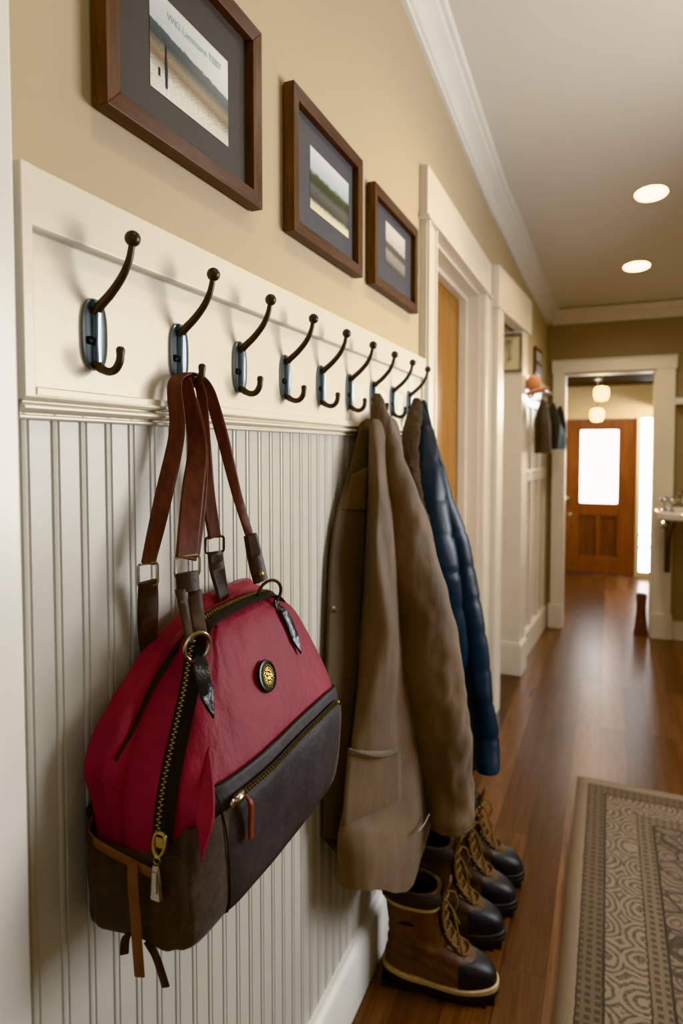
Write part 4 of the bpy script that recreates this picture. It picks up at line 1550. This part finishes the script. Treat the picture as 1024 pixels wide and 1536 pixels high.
def downlight(x, y, label):
    z = zcrown(y) + .10
    t = thing('recessed_light', label, 'ceiling light', (x, y, z), 'recessed lights in the hall ceiling')
    n = V((0, (zcrown(y + .05) - zcrown(y - .05)) * 10, -1)).normalized()
    obj('trim_ring', MB().lathe((x, y, z + .004), n, [(.075, 0), (.092, .001), (.093, .007), (.078, .010), (.070, .004)], 40, cap=False), 'white', t)
    obj('lens', MB().lathe((x, y, z + .001), n, [(.074, 0), (.072, .006), (.001, .008)], 36), 'lamp_glow', t, label='bright warm lens')
    return t


downlight(.767, 3.60, 'nearer of the two bright recessed ceiling lights')
downlight(.734, 4.45, 'farther of the two recessed ceiling lights, closer to the end wall')


def pendant(x, y, z, r, label):
    t = thing('pendant_lamp', label, 'pendant lamp', (x, y, 2.10), 'pendant lamps in the foyer')
    obj('canopy', MB().lathe((x, y, 2.10), (0, 0, -1), [(.05, 0), (.05, .012), (.03, .022), (.008, .026)], 24), 'nickel', t)
    obj('cord', MB().tube([(x, y, 2.08), (x, y, z + r)], .004, 8), 'iron', t)
    obj('shade', MB().lathe((x, y, z + r * 1.05), (0, 0, -1), [(.012, 0), (r * .8, r * .12), (r, r * .5), (r, r * 1.3), (r * .75, r * 1.95), (.01, r * 2.05)], 28), 'pendant_glow', t, label='glowing cream glass shade')
    return t


pendant(.522, 6.2, 1.90, .062, 'higher glowing pendant lamp in the foyer')
pendant(.480, 6.75, 1.735, .062, 'lower glowing pendant lamp above the front door glass')


# garments on the far left hooks
def drape(name, label, cat, mat, x, y, zt, zb, w, d, seed, group=None):
    rings = []
    for i in range(26):
        f = i / 25
        z = zt + (zb - zt) * f
        k = .18 + .82 * min(1, f * 2.2) ** .7
        r = []
        for j in range(32):
            q = 2 * math.pi * j / 32
            r.append(V((x + d * k * math.cos(q) + .012 * nz(q * 1.5, seed, z * 4) * k, y + w * k * math.sin(q) + .02 * nz(q * 2, seed + 3, z * 3) * k, z)))
        rings.append(r)
    o = obj(name, MB().loft(rings), mat, None, angle=70)
    tag(o, label, cat, group)
    return o


HOOKS = ((4.27, 'dark hook on the far white rail holding the grey coat'), (4.60, 'dark hook on the far white rail holding the black scarf'), (4.88, 'dark hook on the far white rail nearest the foyer opening'))
for yy, lb in HOOKS:
    xw = xfar(yy) + .021
    h = obj('coat_hook', MB().tube(cr([(xw, yy, 1.745), (xw + .03, yy, 1.735), (xw + .048, yy, 1.75), (xw + .05, yy, 1.785)], 14), .006, 8), 'iron')
    tag(h, lb, 'hook', 'hooks on the far rail')
drape('hanging_coat', 'long dark grey coat hanging on the far rail, nearest of the hung clothes', 'coat', 'brown_cloth', .200, 4.27, 1.72, 1.375, .085, .05, 1.0)
drape('hanging_scarf', 'black scarf hanging on the far rail behind the grey coat', 'scarf', 'black_cloth', .232, 4.60, 1.72, 1.40, .08, .05, 5.0)
drape('hanging_bag', 'slate blue cloth bag low on the far rail', 'bag', 'grey_cloth', .260, 4.80, 1.585, 1.40, .07, .045, 9.0)
drape('hanging_jacket', 'small black jacket on the far rail nearest the foyer opening', 'jacket', 'black_cloth', .255, 4.97, 1.72, 1.43, .06, .045, 12.0)
mb = MB().sphere((.155, 4.12, 1.81), .06, 18, 12, sc=(.75, 1, .9))
mb.lathe((.165, 4.12, 1.77), (.3, 0, -1), [(.06, 0), (.085, .012), (.083, .016), (.05, .01)], 24)
tag(obj('knit_hat', mb, 'peach'), 'peach knit hat on top of the far white rail', 'hat')
t = thing('picture_frame', 'small dark picture high on the far left wall above the hooks', 'picture', (.14, 4.75, 1.93))
mb = MB()
fbox(mb, 4.62, 4.88, 1.92, 2.12, .018, .002)
obj('frame', mb, 'frame_wood_v', t, bevel=.003, smooth=False)
mb = MB()
fbox(mb, 4.65, 4.85, 1.95, 2.09, .021, .016)
obj('print', mb, 'print_c', t, smooth=False)

# framed sign on the return of the second door
t = thing('framed_notice', 'pale framed notice with a small hanging ornament, high beside the second door', 'picture', (.01, 3.985, 1.87))
mb = MB()
for a, b, z0, z1 in ((-.09, .10, 1.868, 1.885), (-.09, .10, 2.085, 2.10), (-.09, -.078, 1.885, 2.085), (.088, .10, 1.885, 2.085)):
    mb.box((a, 3.975, z0), (b, 3.989, z1))
obj('frame', mb, 'nickel', t, bevel=.002)
obj('sheet', MB().box((-.078, 3.982, 1.885), (.088, 3.988, 2.085)), 'cream', t)
mb = MB().sphere((.03, 3.972, 2.045), .016, 14, 10).tube([(.03, 3.974, 2.03), (.03, 3.974, 1.96)], .003, 8).sphere((.03, 3.973, 1.95), .009, 10, 8)
obj('ornament', mb, 'chrome', t)

# console washbasin on the end wall
t = thing('washbasin', 'white wall-mounted washbasin at the right edge, with a dark bracket', 'washbasin', (1.15, 4.9, .9))
prof = [(.30, -.055), (.315, -.045), (.318, -.01), (.312, 0), (.285, 0), (.26, -.02), (.20, -.04), (.02, -.045)]
rings = []
for r_, z in prof:
    rr = []
    for k in range(48):
        q = 2 * math.pi * k / 48
        c, s_ = math.cos(q), math.sin(q)
        rr.append(V((1.215 + r_ * math.copysign(abs(c) ** .5, c), 4.88 + (r_ - .04) * math.copysign(abs(s_) ** .5, s_), .985 + z)))
    rings.append(rr)
obj('basin', MB().loft(rings, True, True), 'ceramic', t)
mb = MB()
for x in (1.0, 1.42):
    mb = MB()
    mb.tube(cr([(x, 4.72, .928), (x, 4.80, .90), (x, 5.02, .80), (x, 5.15, .66), (x, 5.17, .55)], 20), .016, 10)
    mb.box((x - .02, 5.165, .5), (x + .02, 5.198, .92))
    obj('bracket', mb, 'iron', t)
fc = obj('faucet', MB().tube(cr([(1.10, 4.98, .975), (1.10, 4.98, 1.06), (1.08, 4.95, 1.10), (1.05, 4.88, 1.095), (1.03, 4.84, 1.06)], 24), .014, 12), 'chrome', t)
for x, y in ((.945, 4.80), (.985, 4.74), (1.07, 4.72)):
    mb = MB().lathe((x, y, .984), (0, 0, 1), [(.02, 0), (.018, .008), (.009, .014), (.009, .05), (.024, .058), (.03, .075), (.024, .094), (.006, .10)], 20)
    obj('tap_knob', mb, 'chrome', t)
obj('drain_knob', MB().lathe((.93, 4.655, .905), (-.3, -1, 0), [(.008, -.03), (.008, 0), (.022, .004), (.024, .014), (.014, .024), (.002, .026)], 18), 'chrome', t)

# dark wooden stand tucked against the right side of the opening
mb = MB().lathe((.838, 5.25, 0), (0, 0, 1), [(.050, 0), (.050, .02), (.044, .06), (.036, .15), (.033, .22), (.038, .29), (.036, .31), (.028, .31), (.024, .24), (.02, .04)], 28)
tag(obj('umbrella_stand', mb, 'door_wood_dark'), 'dark brown flared stand on the floor at the right side of the foyer opening', 'umbrella stand')

# ------------------------------------------------------------------ light
def area(name, loc, target, sx, sy, power, col, spread=180):
    l = bpy.data.lights.new(name, 'AREA')
    l.shape = 'RECTANGLE'
    l.size, l.size_y, l.energy, l.color = sx, sy, power, col
    l.spread = R(spread)
    o = bpy.data.objects.new(name, l)
    COL.objects.link(o)
    o.location = loc
    o.rotation_euler = (V(target) - V(loc)).to_track_quat('-Z', 'Y').to_euler()
    return o


def spot(name, loc, power, col, size=120, blend=.6, rad=.05, target=None):
    l = bpy.data.lights.new(name, 'SPOT')
    l.energy, l.color, l.spot_size, l.spot_blend, l.shadow_soft_size = power, col, R(size), blend, rad
    o = bpy.data.objects.new(name, l)
    COL.objects.link(o)
    o.location = loc
    if target:
        o.rotation_euler = (V(target) - V(loc)).to_track_quat('-Z', 'Y').to_euler()
    return o


def zceil(y):
    return zcrown(y) + .10


area('window_daylight', (1.93, 2.15, 1.5), (0, 1.2, 1.2), 1.0, 1.1, 42, (.93, .97, 1.0))
area('room_daylight', (1.7, -1.2, 1.7), (.3, 1.2, 1.1), 1.2, 1.4, 5, (.95, .97, 1.0))
WARM = (1, .86, .68)
for i, (x, y, p) in enumerate(((.75, .6, 10), (.75, 2.1, 16), (.767, 3.60, 26), (.734, 4.45, 22))):
    spot('downlight_beam', (x, y, zceil(y) - .03), p, WARM, 150, .8, .06)
area('foyer_daylight', (1.35, 7.2, 1.95), (.55, 6.2, 0), .8, .8, 45, (.85, .93, 1.0))
spot('pendant_bulb', (.52, 6.3, 1.75), 8, WARM, 175, .5, .06, (.52, 6.3, 0))
area('foyer_lamp_light', (.5, 6.6, 2.06), (.5, 6.9, 0), .5, .5, 8, WARM)
wo = bpy.data.worlds.new('world')
SC.world = wo
wo.use_nodes = True
bg = wo.node_tree.nodes['Background']
bg.inputs[0].default_value = (.86, .92, 1.0, 1)
bg.inputs[1].default_value = .26
SC.view_settings.view_transform = 'Khronos PBR Neutral'

SC.view_settings.exposure = 0.25
SC.cycles.use_denoising = True
SC.cycles.max_bounces = 8
SC.cycles.diffuse_bounces = 5
SC.cycles.sample_clamp_indirect = 6
